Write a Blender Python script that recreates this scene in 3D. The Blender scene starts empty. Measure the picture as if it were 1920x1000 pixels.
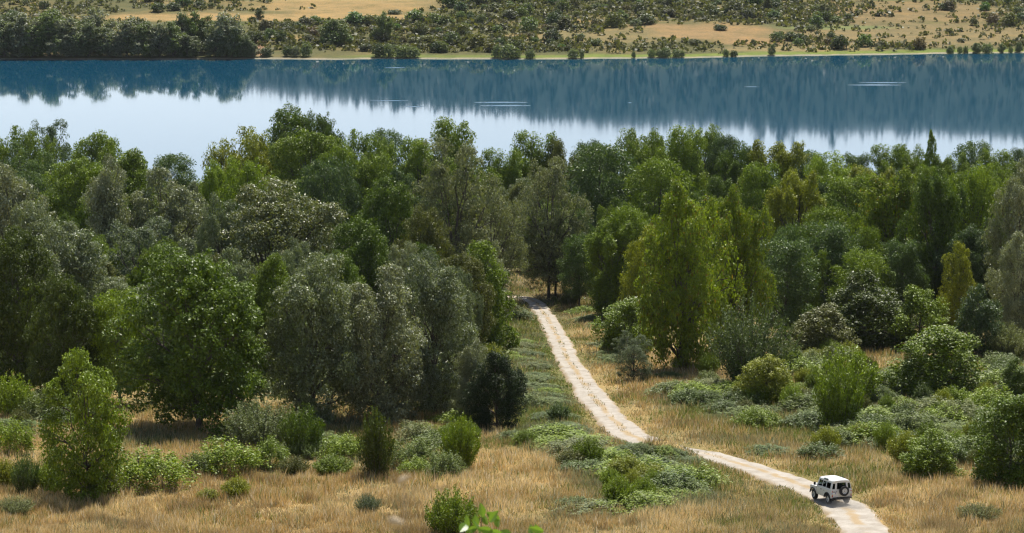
import bpy, bmesh, math, random
import numpy as np
from mathutils import Vector

# ------------------------------------------------------------------ camera, world, sun, exposure
SC = bpy.context.scene
COL = SC.collection
CAM_H = 72.7                      # metres above the lake
PITCH = math.radians(9.5)
F = 4533.0                        # focal length in photograph pixels (1920 wide)
cam_d = bpy.data.cameras.new('camera'); cam = bpy.data.objects.new('camera', cam_d); COL.objects.link(cam)
cam.location = (0, 0, CAM_H); cam.rotation_euler = (math.pi/2 - PITCH, 0, 0)
cam_d.sensor_width = 36; cam_d.sensor_fit = 'HORIZONTAL'; cam_d.lens = 36*F/1920
cam_d.clip_start = 0.3; cam_d.clip_end = 12000
cam_d.dof.use_dof = True; cam_d.dof.focus_distance = 225; cam_d.dof.aperture_fstop = 8.0
SC.camera = cam
SUN_AZ, SUN_EL = math.radians(16), math.radians(59)
world = bpy.data.worlds.new('World'); SC.world = world; world.use_nodes = True
wn = world.node_tree.nodes; wl = world.node_tree.links
sky = wn.new('ShaderNodeTexSky'); sky.sky_type = 'NISHITA'; sky.sun_disc = False
sky.sun_elevation = SUN_EL; sky.sun_rotation = SUN_AZ; sky.altitude = 300; sky.dust_density = 1.2
# haze colour added to the lowest sky all round to brighten the lake's reflection
wg = wn.new('ShaderNodeTexCoord'); ws = wn.new('ShaderNodeSeparateXYZ'); wl.new(wg.outputs['Generated'], ws.inputs[0])
wr = wn.new('ShaderNodeMapRange'); wr.interpolation_type = 'SMOOTHSTEP'; wr.inputs[1].default_value = 0.0; wr.inputs[2].default_value = .42; wr.inputs[3].default_value = .8; wr.inputs[4].default_value = 0.0
wl.new(ws.outputs[2], wr.inputs[0])
wm = wn.new('ShaderNodeMix'); wm.data_type = 'RGBA'; wm.inputs[7].default_value = (14.0, 15.3, 16.7, 1)
wl.new(wr.outputs[0], wm.inputs[0]); wl.new(sky.outputs[0], wm.inputs[6]); wl.new(wm.outputs[2], wn['Background'].inputs[0])
wn['Background'].inputs[1].default_value = 0.072
sun_d = bpy.data.lights.new('sun', 'SUN'); sun_d.energy = 5.0; sun_d.angle = math.radians(0.5); sun_d.color = (1, 0.95, 0.86)
sun = bpy.data.objects.new('sun', sun_d); COL.objects.link(sun)
sv = Vector((math.cos(SUN_EL)*math.sin(SUN_AZ), math.cos(SUN_EL)*math.cos(SUN_AZ), math.sin(SUN_EL)))
sun.rotation_euler = sv.to_track_quat('Z', 'Y').to_euler(); sun.location = (60, 150, 200)
SC.view_settings.view_transform = 'Standard'; SC.view_settings.look = 'None'
SC.view_settings.exposure = 0.6; SC.view_settings.gamma = 1; SC.view_settings.use_curve_mapping = False
cy = SC.cycles
cy.max_bounces = 6; cy.diffuse_bounces = 2; cy.glossy_bounces = 2; cy.transmission_bounces = 4; cy.transparent_max_bounces = 8
cy.volume_bounces = 0; cy.caustics_reflective = False; cy.caustics_refractive = False; cy.use_denoising = True; cy.blur_glossy = 1.0; cy.filter_width = 1.25
cy.sample_clamp_indirect = 4

rng = np.random.default_rng(11)
random.seed(11)

# ------------------------------------------------------------------ small helpers
def smooth(a, b, x):
    t = np.clip((np.asarray(x, float)-a)/(b-a), 0, 1)
    return t*t*(3-2*t)
_NT = np.random.default_rng(5).random((256, 256))
def vnoise(x, y):
    x = np.asarray(x, float); y = np.asarray(y, float)
    xi = np.floor(x).astype(int); yi = np.floor(y).astype(int); fx = x-xi; fy = y-yi
    fx = fx*fx*(3-2*fx); fy = fy*fy*(3-2*fy)
    a = _NT[xi % 256, yi % 256]; b = _NT[(xi+1) % 256, yi % 256]; c = _NT[xi % 256, (yi+1) % 256]; d = _NT[(xi+1) % 256, (yi+1) % 256]
    return (a*(1-fx)+b*fx)*(1-fy)+(c*(1-fx)+d*fx)*fy
def fbm(x, y, n=4):
    s = 0; a = 0.5
    for i in range(n):
        s = s + a*vnoise(x*2**i+17.3*i, y*2**i+5.1*i); a *= 0.5
    return s/(1-0.5**n)

CT, ST = math.cos(PITCH), math.sin(PITCH)
def ray(px, py):
    cx = (px-960)/F; c = -(py-500)/F
    return Vector((cx, CT+c*ST, -ST+c*CT))
def project(x, y, z):
    ry = y*CT-(z-CAM_H)*ST
    ry = np.where(np.abs(ry) < 1e-3, 1e-3, ry)
    u = y*ST+(z-CAM_H)*CT
    return 960+F*x/ry, 500-F*u/ry

# ------------------------------------------------------------------ terrain heights (lake level is 0)
_PD = np.array([-400, -60, 0, 4, 20, 60, 100, 150, 179.5, 348, 400, 450, 490, 505, 530, 580, 800], float)
_PZ = np.array([9, 1.6, 1.7, 3.4, 10, 23, 36, 45.3, 48.4, 66.1, 69.6, 71.5, 72.35, 72.75, 75, 78, 80], float)
_gd = np.arange(-400, 801, 1.0); _gz = np.interp(_gd, _PD, _PZ)
_k = np.hanning(13); _k /= _k.sum()
_gs = np.convolve(np.pad(_gz, 6, mode='edge'), _k, 'valid'); _gs[400:412] = _gz[400:412]
def shore_far(x):
    return np.interp(x, [-900, -200, 20, 80, 130, 200, 900], [895, 903, 905, 913, 925, 935, 950])+4*(vnoise(np.asarray(x)/21, 3.3)-.5)+3*(vnoise(np.asarray(x)/6.5, 8.3)-.5)
_CREST_X = [-2500, -500, -220, -100, 20, 120, 250, 600, 2500]
_CREST_Z = [70, 46, 47, 61, 74, 80, 85, 94, 105]
HUMP = 0.0                        # rise that hides a stretch of the track; raised once the track is laid out
def gz(x, y):
    x = np.asarray(x, float); y = np.asarray(y, float)
    near = CAM_H-np.interp(y, _gd, _gs)
    amp = smooth(120, 170, y)*(1-smooth(440, 500, y))
    near = near+amp*((fbm(x/23, y/31, 3)-.5)*1.6+(vnoise(x/5.5+40, y/7)-.5)*.35)
    near = near+HUMP*1.6*np.exp(-((x-13.0)/2.6)**2-((y-205.3)/1.9)**2)          # rise that hides a stretch of the track
    near = near+amp*2.2*smooth(40, 75, x)*smooth(190, 260, y)
    near = near+smooth(300, 420, y)*(1-smooth(440, 500, y))*0.8*(vnoise(x/40, y/40)-.5)
    s = shore_far(x); t = y-s
    cr = np.interp(x, _CREST_X, _CREST_Z)
    far = np.interp(t, [-400, -60, -12, 0, 3, 10, 30, 100, 190], [-8, -5, -1.2, 0, .45, .9, 2.0, 6.2, 11.8])
    up = np.interp(t, [190, 300, 490, 700, 1500, 4000], [0, .27, 1, .97, .75, .6])
    far = far+np.where(t > 190, up*(cr-11.8), 0)
    far = far+smooth(25, 90, t)*((fbm(x/55+9, y/38, 3)-.5)*4.0)+smooth(250, 420, t)*(fbm(x/70, y/90, 3)-.5)*12
    return np.where(y < 700, near, far)
def hit(px, py, lo=None, hi=None):
    d = ray(px, py)
    ys = np.arange(150.0, 500.0, 0.25) if py > 200 else np.arange(880.0, 1500.0, 0.5)
    xs = ys*d.x/d.y; zs = CAM_H+ys*d.z/d.y
    k = np.argmax(zs <= gz(xs, ys))
    return Vector((xs[k], ys[k], float(gz(xs[k], ys[k]))))
def at_d(px, dist):                     # the ground point at that distance in the column of px
    x = (px-960)/F*dist*1.002
    return Vector((x, dist, float(gz(x, dist))))

# ------------------------------------------------------------------ materials
def mat(name):
    m = bpy.data.materials.new(name); m.use_nodes = True
    nt = m.node_tree; return m, nt.nodes, nt.links, nt.nodes['Principled BSDF']
def ramp(n, stops):
    r = n.new('ShaderNodeValToRGB'); e = r.color_ramp.elements
    e[0].position, e[0].color = stops[0][0], (*stops[0][1], 1)
    e[1].position, e[1].color = stops[-1][0], (*stops[-1][1], 1)
    for p, c in stops[1:-1]:
        k = e.new(p); k.color = (*c, 1)
    return r
def noise(n, l, scale, detail=4, vec=None, rough=.55):
    t = n.new('ShaderNodeTexNoise'); t.inputs['Scale'].default_value = scale; t.inputs['Detail'].default_value = detail
    t.inputs['Roughness'].default_value = rough
    if vec is not None: l.new(vec, t.inputs['Vector'])
    return t
def mixc(n, l, fac, a, b, mode='MIX'):
    m = n.new('ShaderNodeMix'); m.data_type = 'RGBA'; m.blend_type = mode
    for v, i in ((fac, 0), (a, 6), (b, 7)):
        if isinstance(v, (int, float)): m.inputs[i].default_value = v
        elif isinstance(v, tuple): m.inputs[i].default_value = (*v, 1)
        else: l.new(v, m.inputs[i])
    return m.outputs[2]
def math_(n, l, op, a, b=0.0):
    m = n.new('ShaderNodeMath'); m.operation = op
    for v, i in ((a, 0), (b, 1)):
        if isinstance(v, (int, float)): m.inputs[i].default_value = v
        else: l.new(v, m.inputs[i])
    return m.outputs[0]

def simple(name, col, rough=.5, metal=0, spec=.5, coat=0):
    m, n, l, b = mat(name)
    b.inputs['Base Color'].default_value = (*col, 1); b.inputs['Roughness'].default_value = rough
    b.inputs['Metallic'].default_value = metal; b.inputs['Specular IOR Level'].default_value = spec
    b.inputs['Coat Weight'].default_value = coat
    return m

def leaf_material(name, pale=0.0, pale_col=(.34, .36, .31), trans=.19, rough=.48, gold=0.0, spec=.27):
    """leaf colour = the plant's own colour, varied leaf by leaf; light shines through"""
    m, n, l, b = mat(name)
    oi = n.new('ShaderNodeObjectInfo'); at = n.new('ShaderNodeAttribute'); at.attribute_name = 'rnd'
    var = ramp(n, [(0, (.62, .66, .6)), (.5, (1, 1, 1)), (1, (1.45, 1.38, 1.15))]); l.new(at.outputs['Fac'], var.inputs[0])
    col = mixc(n, l, 1.0, oi.outputs['Color'], var.outputs[0], 'MULTIPLY')
    if gold:
        g = math_(n, l, 'GREATER_THAN', math_(n, l, 'FRACT', math_(n, l, 'MULTIPLY', at.outputs['Fac'], 37.0)), 1-gold)
        col = mixc(n, l, g, col, (.22, .15, .015))
    if pale:
        g = math_(n, l, 'GREATER_THAN', math_(n, l, 'FRACT', math_(n, l, 'MULTIPLY', at.outputs['Fac'], 13.0)), 1-pale)
        col = mixc(n, l, math_(n, l, 'MULTIPLY', g, .6), col, pale_col)
    l.new(col, b.inputs['Base Color']); b.inputs['Roughness'].default_value = rough; b.inputs['Specular IOR Level'].default_value = spec
    tr = n.new('ShaderNodeBsdfTranslucent'); tc = mixc(n, l, 1.0, col, (1.5, 1.6, .55), 'MULTIPLY'); l.new(tc, tr.inputs[0])
    mx = n.new('ShaderNodeMixShader'); mx.inputs[0].default_value = trans
    l.new(b.outputs[0], mx.inputs[1]); l.new(tr.outputs[0], mx.inputs[2]); l.new(mx.outputs[0], n['Material Output'].inputs[0])
    return m
M_LEAF = leaf_material('green_leaves')
M_SILVER = leaf_material('silver_leaves', pale=.30, pale_col=(.30, .335, .235), trans=.18, rough=.45, spec=.5)
M_GREYLEAF = leaf_material('grey_willow_leaves', pale=.12, pale_col=(.23, .27, .18), trans=.2, rough=.55, spec=.2)
M_GOLD = leaf_material('yellowing_leaves', gold=.045, trans=.28)
M_FAR = leaf_material('far_leaves', trans=.25, rough=.55, spec=.3)

def bark_material():
    m, n, l, b = mat('bark')
    tc = n.new('ShaderNodeTexCoord'); ns = noise(n, l, 6, 5, tc.outputs['Object'])
    r = ramp(n, [(.3, (.045, .036, .026)), (.7, (.15, .125, .10))]); l.new(ns.outputs[0], r.inputs[0])
    l.new(r.outputs[0], b.inputs['Base Color']); b.inputs['Roughness'].default_value = .9
    return m
M_BARK = bark_material()
M_BARE = simple('dry_twigs', (.30, .27, .23), .9)

def ground_material():
    m, n, l, b = mat('dry_ground')
    a = n.new('ShaderNodeVertexColor'); a.layer_name = 'tint'
    g = n.new('ShaderNodeNewGeometry')
    n1 = noise(n, l, .12, 6, g.outputs['Position'], .65); n2 = noise(n, l, 1.6, 5, g.outputs['Position'], .7)
    v1 = ramp(n, [(.3, (.70, .78, .72)), (.5, (1, 1, 1)), (.72, (1.25, 1.15, 1.0))]); l.new(n1.outputs[0], v1.inputs[0])
    v2 = ramp(n, [(.28, (.55, .58, .52)), (.5, (1, 1, 1)), (.75, (1.3, 1.25, 1.2))]); l.new(n2.outputs[0], v2.inputs[0])
    c = mixc(n, l, 1.0, a.outputs[0], v1.outputs[0], 'MULTIPLY'); c = mixc(n, l, 1.0, c, v2.outputs[0], 'MULTIPLY')
    l.new(c, b.inputs['Base Color']); b.inputs['Roughness'].default_value = .95; b.inputs['Specular IOR Level'].default_value = .1
    bp = n.new('ShaderNodeBump'); bp.inputs['Strength'].default_value = .5; bp.inputs['Distance'].default_value = .25
    l.new(n2.outputs[0], bp.inputs['Height']); l.new(bp.outputs[0], b.inputs['Normal'])
    return m

def track_material():
    m, n, l, b = mat('pale_dirt')
    uv = n.new('ShaderNodeUVMap'); g = n.new('ShaderNodeNewGeometry')
    sp = n.new('ShaderNodeSeparateXYZ'); l.new(uv.outputs[0], sp.inputs[0])
    n1 = noise(n, l, .55, 6, g.outputs['Position'], .7); n2 = noise(n, l, 5, 4, g.outputs['Position'], .7)
    base = ramp(n, [(.3, (.255, .22, .18)), (.5, (.355, .318, .268)), (.68, (.42, .385, .335))]); l.new(n1.outputs[0], base.inputs[0])
    # grown-over middle strip and ragged margins, broken up by noise
    u = math_(n, l, 'ABSOLUTE', math_(n, l, 'SUBTRACT', sp.outputs[0], .5))
    un = math_(n, l, 'ADD', u, math_(n, l, 'MULTIPLY', math_(n, l, 'SUBTRACT', n2.outputs[0], .5), .22))
    mid = ramp(n, [(.04, (1, 1, 1)), (.12, (0, 0, 0))]); l.new(un, mid.inputs[0])
    pat = ramp(n, [(.38, (0, 0, 0)), (.50, (1, 1, 1))]); l.new(noise(n, l, .22, 3, g.outputs['Position']).outputs[0], pat.inputs[0])
    edge = ramp(n, [(.34, (0, 0, 0)), (.46, (1, 1, 1))]); l.new(un, edge.inputs[0])
    c = mixc(n, l, math_(n, l, 'MULTIPLY', math_(n, l, 'MULTIPLY', mid.outputs[0], pat.outputs[0]), .75), base.outputs[0], (.33, .23, .11))
    c = mixc(n, l, math_(n, l, 'MULTIPLY', edge.outputs[0], .8), c, (.34, .25, .14))
    l.new(c, b.inputs['Base Color']); b.inputs['Roughness'].default_value = .95; b.inputs['Specular IOR Level'].default_value = .15
    bp = n.new('ShaderNodeBump'); bp.inputs['Strength'].default_value = .6; bp.inputs['Distance'].default_value = .08
    l.new(n2.outputs[0], bp.inputs['Height']); l.new(bp.outputs[0], b.inputs['Normal'])
    return m

RIPPLES = []                       # (x, y, half length, half depth) of wind-ruffled streaks on the lake
for px, py, wp, hp in ((940, 192, 64, 1.6), (948, 198, 60, 1.7), (1655, 155, 58, 1.3), (1640, 159.5, 66, 1.6), (740, 127, 26, 1.2),
                       (1410, 163, 20, .8), (775, 200, 26, 1.0), (730, 189, 45, 1.0), (1181, 193, 6, .8)):
    d = ray(px, py); k = -CAM_H/d.z; p = d*k; d2 = ray(px, py+hp); p2 = d2*(-CAM_H/d2.z)
    RIPPLES.append((p.x, p.y, .8*wp*p.y/F, .85*(p.y-p2.y)))
def water_material():
    m, n, l, b = mat('lake_water')
    g = n.new('ShaderNodeNewGeometry')
    mp = n.new('ShaderNodeMapping'); mp.inputs['Scale'].default_value = (.6, 1.5, 1); l.new(g.outputs['Position'], mp.inputs[0])
    n1 = noise(n, l, .9, 3, mp.outputs[0]); n2 = noise(n, l, .012, 3, g.outputs['Position'])
    mp3 = n.new('ShaderNodeMapping'); mp3.inputs['Scale'].default_value = (.25, 3.0, 1); l.new(g.outputs['Position'], mp3.inputs[0])
    n3 = noise(n, l, 1.0, 3, mp3.outputs[0])
    sp = n.new('ShaderNodeSeparateXYZ'); l.new(g.outputs['Position'], sp.inputs[0])
    tot = None
    for x, y, a, c in RIPPLES:
        ex = math_(n, l, 'POWER', math_(n, l, 'DIVIDE', math_(n, l, 'SUBTRACT', sp.outputs[0], x), a), 2.0)
        ey = math_(n, l, 'POWER', math_(n, l, 'DIVIDE', math_(n, l, 'SUBTRACT', sp.outputs[1], y), c), 2.0)
        e = math_(n, l, 'SUBTRACT', 1.0, math_(n, l, 'ADD', ex, ey)); e = math_(n, l, 'MAXIMUM', e, 0.0)
        tot = e if tot is None else math_(n, l, 'MAXIMUM', tot, e)
    b.inputs['Base Color'].default_value = (.001, .058, .112, 1); b.inputs['IOR'].default_value = 1.40
    b.inputs['Specular IOR Level'].default_value = .5
    l.new(math_(n, l, 'ADD', math_(n, l, 'MULTIPLY', math_(n, l, 'MINIMUM', math_(n, l, 'MULTIPLY', tot, n3.outputs[0]), .5), .7), math_(n, l, 'ADD', .027, math_(n, l, 'MULTIPLY', n2.outputs[0], .03))), b.inputs['Roughness'])
    h = math_(n, l, 'ADD', math_(n, l, 'MULTIPLY', n1.outputs[0], .0008), math_(n, l, 'MULTIPLY', math_(n, l, 'MULTIPLY', n3.outputs[0], tot), .22))
    bp = n.new('ShaderNodeBump'); bp.inputs['Strength'].default_value = 1; bp.inputs['Distance'].default_value = 1.0
    l.new(h, bp.inputs['Height']); l.new(bp.outputs[0], b.inputs['Normal'])
    return m

# ------------------------------------------------------------------ mesh helpers
def np_mesh(name, verts, loops, starts, material, rnd=None, smooth_=False):
    me = bpy.data.meshes.new(name)
    verts = np.ascontiguousarray(verts, np.float32); loops = np.ascontiguousarray(loops, np.int32); starts = np.ascontiguousarray(starts, np.int32)
    me.vertices.add(len(verts)); me.vertices.foreach_set('co', verts.ravel())
    me.loops.add(len(loops)); me.loops.foreach_set('vertex_index', loops)
    me.polygons.add(len(starts)); me.polygons.foreach_set('loop_start', starts)
    me.update(calc_edges=True)
    if rnd is not None:
        a = me.attributes.new('rnd', 'FLOAT', 'FACE'); a.data.foreach_set('value', np.ascontiguousarray(rnd, np.float32))
    if smooth_: me.polygons.foreach_set('use_smooth', np.ones(len(starts), bool))
    for m in (material if isinstance(material, list) else [material]): me.materials.append(m)
    return me
def obj(name, me, parent=None, color=None):
    o = bpy.data.objects.new(name, me); COL.objects.link(o)
    if parent is not None: o.parent = parent
    if color is not None: o.color = (*color, 1)
    return o
def tag(o, label, cat, group=None):
    o['label'] = label; o['category'] = cat
    if group: o['group'] = group
    return o
def unit(v): return v/np.maximum(np.linalg.norm(v, axis=-1, keepdims=True), 1e-6)
def leaf_quads(r, c, nrm, size, aspect=.55, droop=None):
    """pointed leaf-sized faces at c, facing nrm"""
    N = len(c); a = unit(r.normal(size=(N, 3))) if droop is None else unit(droop+.45*r.normal(size=(N, 3)))
    u = unit(np.cross(nrm, a)); v = unit(np.cross(u, nrm)); s = np.asarray(size).reshape(-1, 1)*np.ones((N, 1))
    w = s*aspect*.5; h = s*.5
    V = np.stack([c-v*h, c+u*w-v*h*.15+nrm*s*.06, c+v*h, c-u*w-v*h*.15+nrm*s*.06], 1).reshape(-1, 3)
    return V, np.arange(4*N), np.arange(N)*4
def leaves(name, r, c, nrm, size, material, aspect=.55, droop=None):
    V, L, S = leaf_quads(r, c, nrm, size, aspect, droop)
    return np_mesh(name, V, L, S, material, r.random(len(c)))
def tubes(paths, sides=6):
    """[(points, radii)] -> one mesh of tapered tubes"""
    V, L, S = [], [], []; off = 0; ls = 0
    for pts, rad in paths:
        pts = np.asarray(pts, float); n = len(pts)
        tan = unit(np.gradient(pts, axis=0)); ref = np.array([.13, .99, .07]) if abs(tan[0][2]) > .7 else np.array([0, 0, 1.])
        u = unit(np.cross(tan, ref)); w = np.cross(tan, u); an = np.arange(sides)/sides*2*np.pi
        ring = pts[:, None, :]+np.asarray(rad)[:, None, None]*(u[:, None, :]*np.cos(an)[None, :, None]+w[:, None, :]*np.sin(an)[None, :, None])
        V.append(ring.reshape(-1, 3))
        for i in range(n-1):
            for k in range(sides):
                k2 = (k+1) % sides
                L += [off+i*sides+k, off+i*sides+k2, off+(i+1)*sides+k2, off+(i+1)*sides+k]; S.append(ls); ls += 4
        off += n*sides
    return np.concatenate(V), L, S
def curve3(a, b, r, sag=0.0, n=6, wob=.05):
    t = np.linspace(0, 1, n)[:, None]; a = np.asarray(a, float); b = np.asarray(b, float)
    p = a+(b-a)*t; L = np.linalg.norm(b-a)
    p[1:-1] += r.normal(size=(n-2, 3))*L*wob; p[:, 2] += (sag*L*np.sin(t*np.pi))[:, 0]
    return p

# ------------------------------------------------------------------ plants: every kind is a trunk mesh and a crown mesh, shared by its copies
def clump_leaves(r, clumps, n, size, flat=.3, shell=.5, up=.35, lit=.35):
    cc = np.array([c for c, _ in clumps]); rr = np.array([q for _, q in clumps])
    wt = (rr[:, 0]*rr[:, 1]+rr[:, 2]*rr[:, 1]+rr[:, 0]*rr[:, 2]); wt /= wt.sum()
    idx = r.choice(len(cc), n, p=wt); d = unit(r.normal(size=(n, 3))+np.array([0, 0, lit]))
    rad = shell+(1-shell)*r.random((n, 1))**.6
    rad = rad*(1+.22*r.normal(size=(n, 1))*(r.random((n, 1)) < .3))
    c = cc[idx]+d*rr[idx]*rad
    nr = unit(d*flat+unit(r.normal(size=(n, 3)))*.8+np.array([0, 0, up]))
    return c, nr
def limb_paths(r, base_pts, base_rad, clumps, k, rad=.35):
    P = []; ids = r.choice(len(clumps), min(k, len(clumps)), replace=False)
    for i in ids:
        tgt = np.asarray(clumps[i][0]); hz = tgt[2]*.55+.08
        j = int(np.argmin(np.abs(base_pts[:, 2]-hz))); a = base_pts[j]
        q = base_rad[j]*rad
        P.append((curve3(a, tgt, r, .06, 6), np.linspace(q, q*.18, 6)))
    return P
PROTO = {}
def register(kind, V, L, S, c, nr, size, material, aspect=.55, droop=None, r=None, bark=None):
    tm = np_mesh(kind+'_trunk', V, L, S, bark or M_BARK, smooth_=True)
    cm = leaves(kind+'_crown', r, c, nr, size, material, aspect, droop)
    PROTO.setdefault(kind, []).append((tm, cm))

def lobed_tree(kind, seed, layers, n=40000, leaf=.18, material=None, clump=.52, per=26, tall=1.0, jit=.35, fill=.16, up=.85, sprig=0.0, stem=.30):
    """unit size 10 x 10: big lobes on the main limbs, leafy clumps on every lobe, gaps and shade between the lobes.
    layers: (height, distance from the stem, lobe radius, number)"""
    r = np.random.default_rng(seed); lobes = []
    for z, d, R, k in layers:
        a0 = r.random()*6.283
        for i in range(k):
            a = a0+i*6.283/k+r.normal()*.3; dd = d*(1+jit*r.normal()*.5); q = R*(.65+.65*r.random())
            if r.random() < .1 and z > 4.5: continue
            lobes.append((np.array([math.cos(a)*dd, math.sin(a)*dd, z+jit*r.normal()*1.1]), np.array([q, q, q*tall])))
    cl_ = []
    for c, R in lobes:
        for i in range(per):
            d = unit(r.normal(size=3)+np.array([0, 0, .25])); p = c+d*R*(.78+.3*r.random())
            if p[2] < .4: p[2] = .4+r.random()*.5
            inside = any(np.sum(((p-c2)/R2)**2) < .55 for c2, R2 in lobes if c2 is not c)
            if inside and r.random() < .8: continue
            q = clump*(.55+.8*r.random()); cl_.append((p, np.array([q*1.08, q*1.08, q*(.62+.5*(tall-1)+sprig)])))
    c, nr = clump_leaves(r, cl_, n, leaf, .35, .45, up)
    m = int(n*fill); c2, nr2 = clump_leaves(r, [(c_, R_*.8) for c_, R_ in lobes], m, leaf, .2, .3, .2)
    size = np.concatenate([leaf*(.6+.8*r.random(len(c))), leaf*1.5*np.ones(m)]); c = np.concatenate([c, c2]); nr = np.concatenate([nr, nr2])
    keep = c[:, 2] > .1; c, nr, size = c[keep], nr[keep], size[keep]
    hi = np.percentile(c[:, 2], 99.8); c[:, 2] *= 10/hi; wd = np.percentile(np.abs(c[:, :2]), 98.5); c[:, :2] *= 4.9/wd
    k3 = np.array([4.9/wd, 4.9/wd, 10/hi])
    bp = curve3((0, 0, -.4), (r.normal()*.3, r.normal()*.3, 8.4), r, 0, 9, .012); br = np.linspace(stem, .04, 9)
    P = [(bp, br)]
    for c_, R_ in lobes:
        tg = c_*k3; j = int(np.argmin(np.abs(bp[:, 2]-max(.8, tg[2]*.5)))); pts = curve3(bp[j], tg, r, .05, 6, .03); P.append((pts, np.linspace(br[j]*.5, .03, 6)))
        for _ in range(2):
            t2 = tg+unit(r.normal(size=3)+np.array([0, 0, .4]))*R_*.9; P.append((curve3(pts[3], t2, r, .03, 5, .03), np.linspace(.05, .012, 5)))
    V, L, S = tubes(P, 5); register(kind, V, L, S, c, nr, size, material, r=r)
def spire_tree(kind, seed, n=18000, leaf=.26, material=None):
    r = np.random.default_rng(seed); cl_ = []
    for t in np.linspace(.08, 1, 40):
        w = 3.6*math.sin(math.pi*min(1, .25+.72*t))**.8
        for _ in range(4):
            a = r.random()*6.283; q = 1.0*(.6+.6*r.random())*(1.15-.6*t); rr = w*(.35+.65*r.random()); cl_.append((np.array([math.cos(a)*rr, math.sin(a)*rr, 10*t*(1-.04*r.random())]), np.array([q, q, q*.75])))
    c, nr = clump_leaves(r, cl_, n, leaf, .3, .4); keep = c[:, 2] > .1; c, nr = c[keep], nr[keep]
    bp = curve3((0, 0, -.4), (0, 0, 9.5), r, 0, 9, .012); br = np.linspace(.3, .03, 9)
    V, L, S = tubes([(bp, br)]+limb_paths(r, bp, br, cl_, 24), 5); register(kind, V, L, S, c, nr, leaf*(.6+.8*r.random(len(c))), material, r=r)
def layered_tree(kind, seed, n=22000, leaf=.24, material=None, nclump=60):
    """feathery tree with tilted, fan-like sprays"""
    r = np.random.default_rng(seed); cl_ = []
    for i in range(nclump):
        t = (i+.5)/nclump; a = i*2.39996+r.normal()*.2; z = 10*(.14+.83*t)
        env = 4.7*math.sin(math.pi*(.16+.76*t))**.55
        rr = env*(.45+.55*r.random()) if r.random() < .8 else env*.3
        R = 1.35*(.7+.5*r.random())
        cl_.append((np.array([math.cos(a)*rr, math.sin(a)*rr, z]), np.array([R, R, R*.5])))
    c, nr = clump_leaves(r, cl_, n, leaf, .15, .15, .8)
    dr = np.concatenate([c[:, :2], np.zeros((len(c), 1))], 1); dr = unit(dr)+np.array([0, 0, -.25])
    size = leaf*(.7+.7*r.random(len(c)))
    bp = curve3((0, 0, -.4), (r.normal()*.3, r.normal()*.3, 9.2), r, 0, 8, .02); br = np.linspace(.24, .04, 8)
    P = [(bp, br)]+limb_paths(r, bp, br, cl_, 26)
    V, L, S = tubes(P, 5); register(kind, V, L, S, c, nr, size, material, aspect=.42, droop=dr, r=r)
def shoot_shrub(kind, seed, shoots=130, per=70, leaf=.2, material=None, narrow=.5, curve=.5, lowest=.12, aspect=.38, bushy=.33):
    """shrub of many shoots fanning up from the base; unit height 10, width 10"""
    r = np.random.default_rng(seed); C, N, D, P = [], [], [], []
    for i in range(shoots):
        a = r.random()*2*np.pi; rad = math.sqrt(r.random()); lean = rad*narrow
        H = 10*(1-.42*rad**2)*(.62+.38*r.random())
        end = np.array([math.cos(a)*5*rad, math.sin(a)*5*rad, H])
        st = np.array([math.cos(a)*.5*rad, math.sin(a)*.5*rad, -.2])
        t = np.linspace(0, 1, 7)[:, None]; pts = st+(end-st)*t; pts[:, :2] = st[:2]+(end[:2]-st[:2])*(t**(.55+.4*curve)); pts[:, 2] += (r.random()*.4*np.sin(t*np.pi))[:, 0]
        if i % 4 == 0: P.append((pts, np.linspace(.09, .015, 7)))
        tt = lowest+(1-lowest)*r.random(per)**.8
        q = np.stack([np.interp(tt, t[:, 0], pts[:, k]) for k in range(3)], 1)
        q += r.normal(size=(per, 3))*bushy*(1.25-tt[:, None])
        C.append(q); N.append(unit(r.normal(size=(per, 3))+np.array([0, 0, .35])))
        D.append(np.tile(unit(end-st), (per, 1))*1.2)
    c = np.concatenate(C); keep = c[:, 2] > .05
    nr = np.concatenate(N)[keep]; D = np.concatenate(D)[keep]; c = c[keep]
    V, L, S = tubes(P, 4); register(kind, V, L, S, c, nr, leaf*(.7+.6*r.random(len(c))), material, aspect=aspect, droop=D, r=r)
def bramble(kind, seed, canes=150, per=42, leaf=.16, material=None):
    """low mound of arching canes; unit width 10, height 10 (scaled flat)"""
    r = np.random.default_rng(seed); C, N, D, P = [], [], [], []
    for i in range(canes):
        a = r.random()*2*np.pi; rad = math.sqrt(r.random())*4.1
        st = np.array([math.cos(a)*rad, math.sin(a)*rad, 0]); b = r.random()*2*np.pi; ln = 1.2+1.6*r.random()
        H = 10*(1-(rad/4.6)**2)**.7*(.55+.5*r.random())
        t = np.linspace(0, 1, 8)[:, None]
        pts = st+np.array([math.cos(b)*ln, math.sin(b)*ln, 0])*t; pts[:, 2] = (H*np.sin(np.minimum(1, t*1.35)*np.pi*.62))[:, 0]*(1-.35*t[:, 0]**3)
        if i % 5 == 0: P.append((pts, np.linspace(.05, .015, 8)))
        tt = .15+.85*r.random(per); q = np.stack([np.interp(tt, t[:, 0], pts[:, k]) for k in range(3)], 1)
        q += r.normal(size=(per, 3))*np.array([.2, .2, .5]); C.append(q)
        N.append(unit(r.normal(size=(per, 3))*.8+np.array([0, 0, .8]))); D.append(np.tile([math.cos(b), math.sin(b), 0], (per, 1)))
    c = np.concatenate(C); c[:, 2] = np.maximum(c[:, 2], .1)
    V, L, S = tubes(P, 4); register(kind, V, L, S, c, np.concatenate(N), leaf*(.7+.7*r.random(len(c))), material, aspect=.6, droop=np.concatenate(D), r=r)
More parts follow.
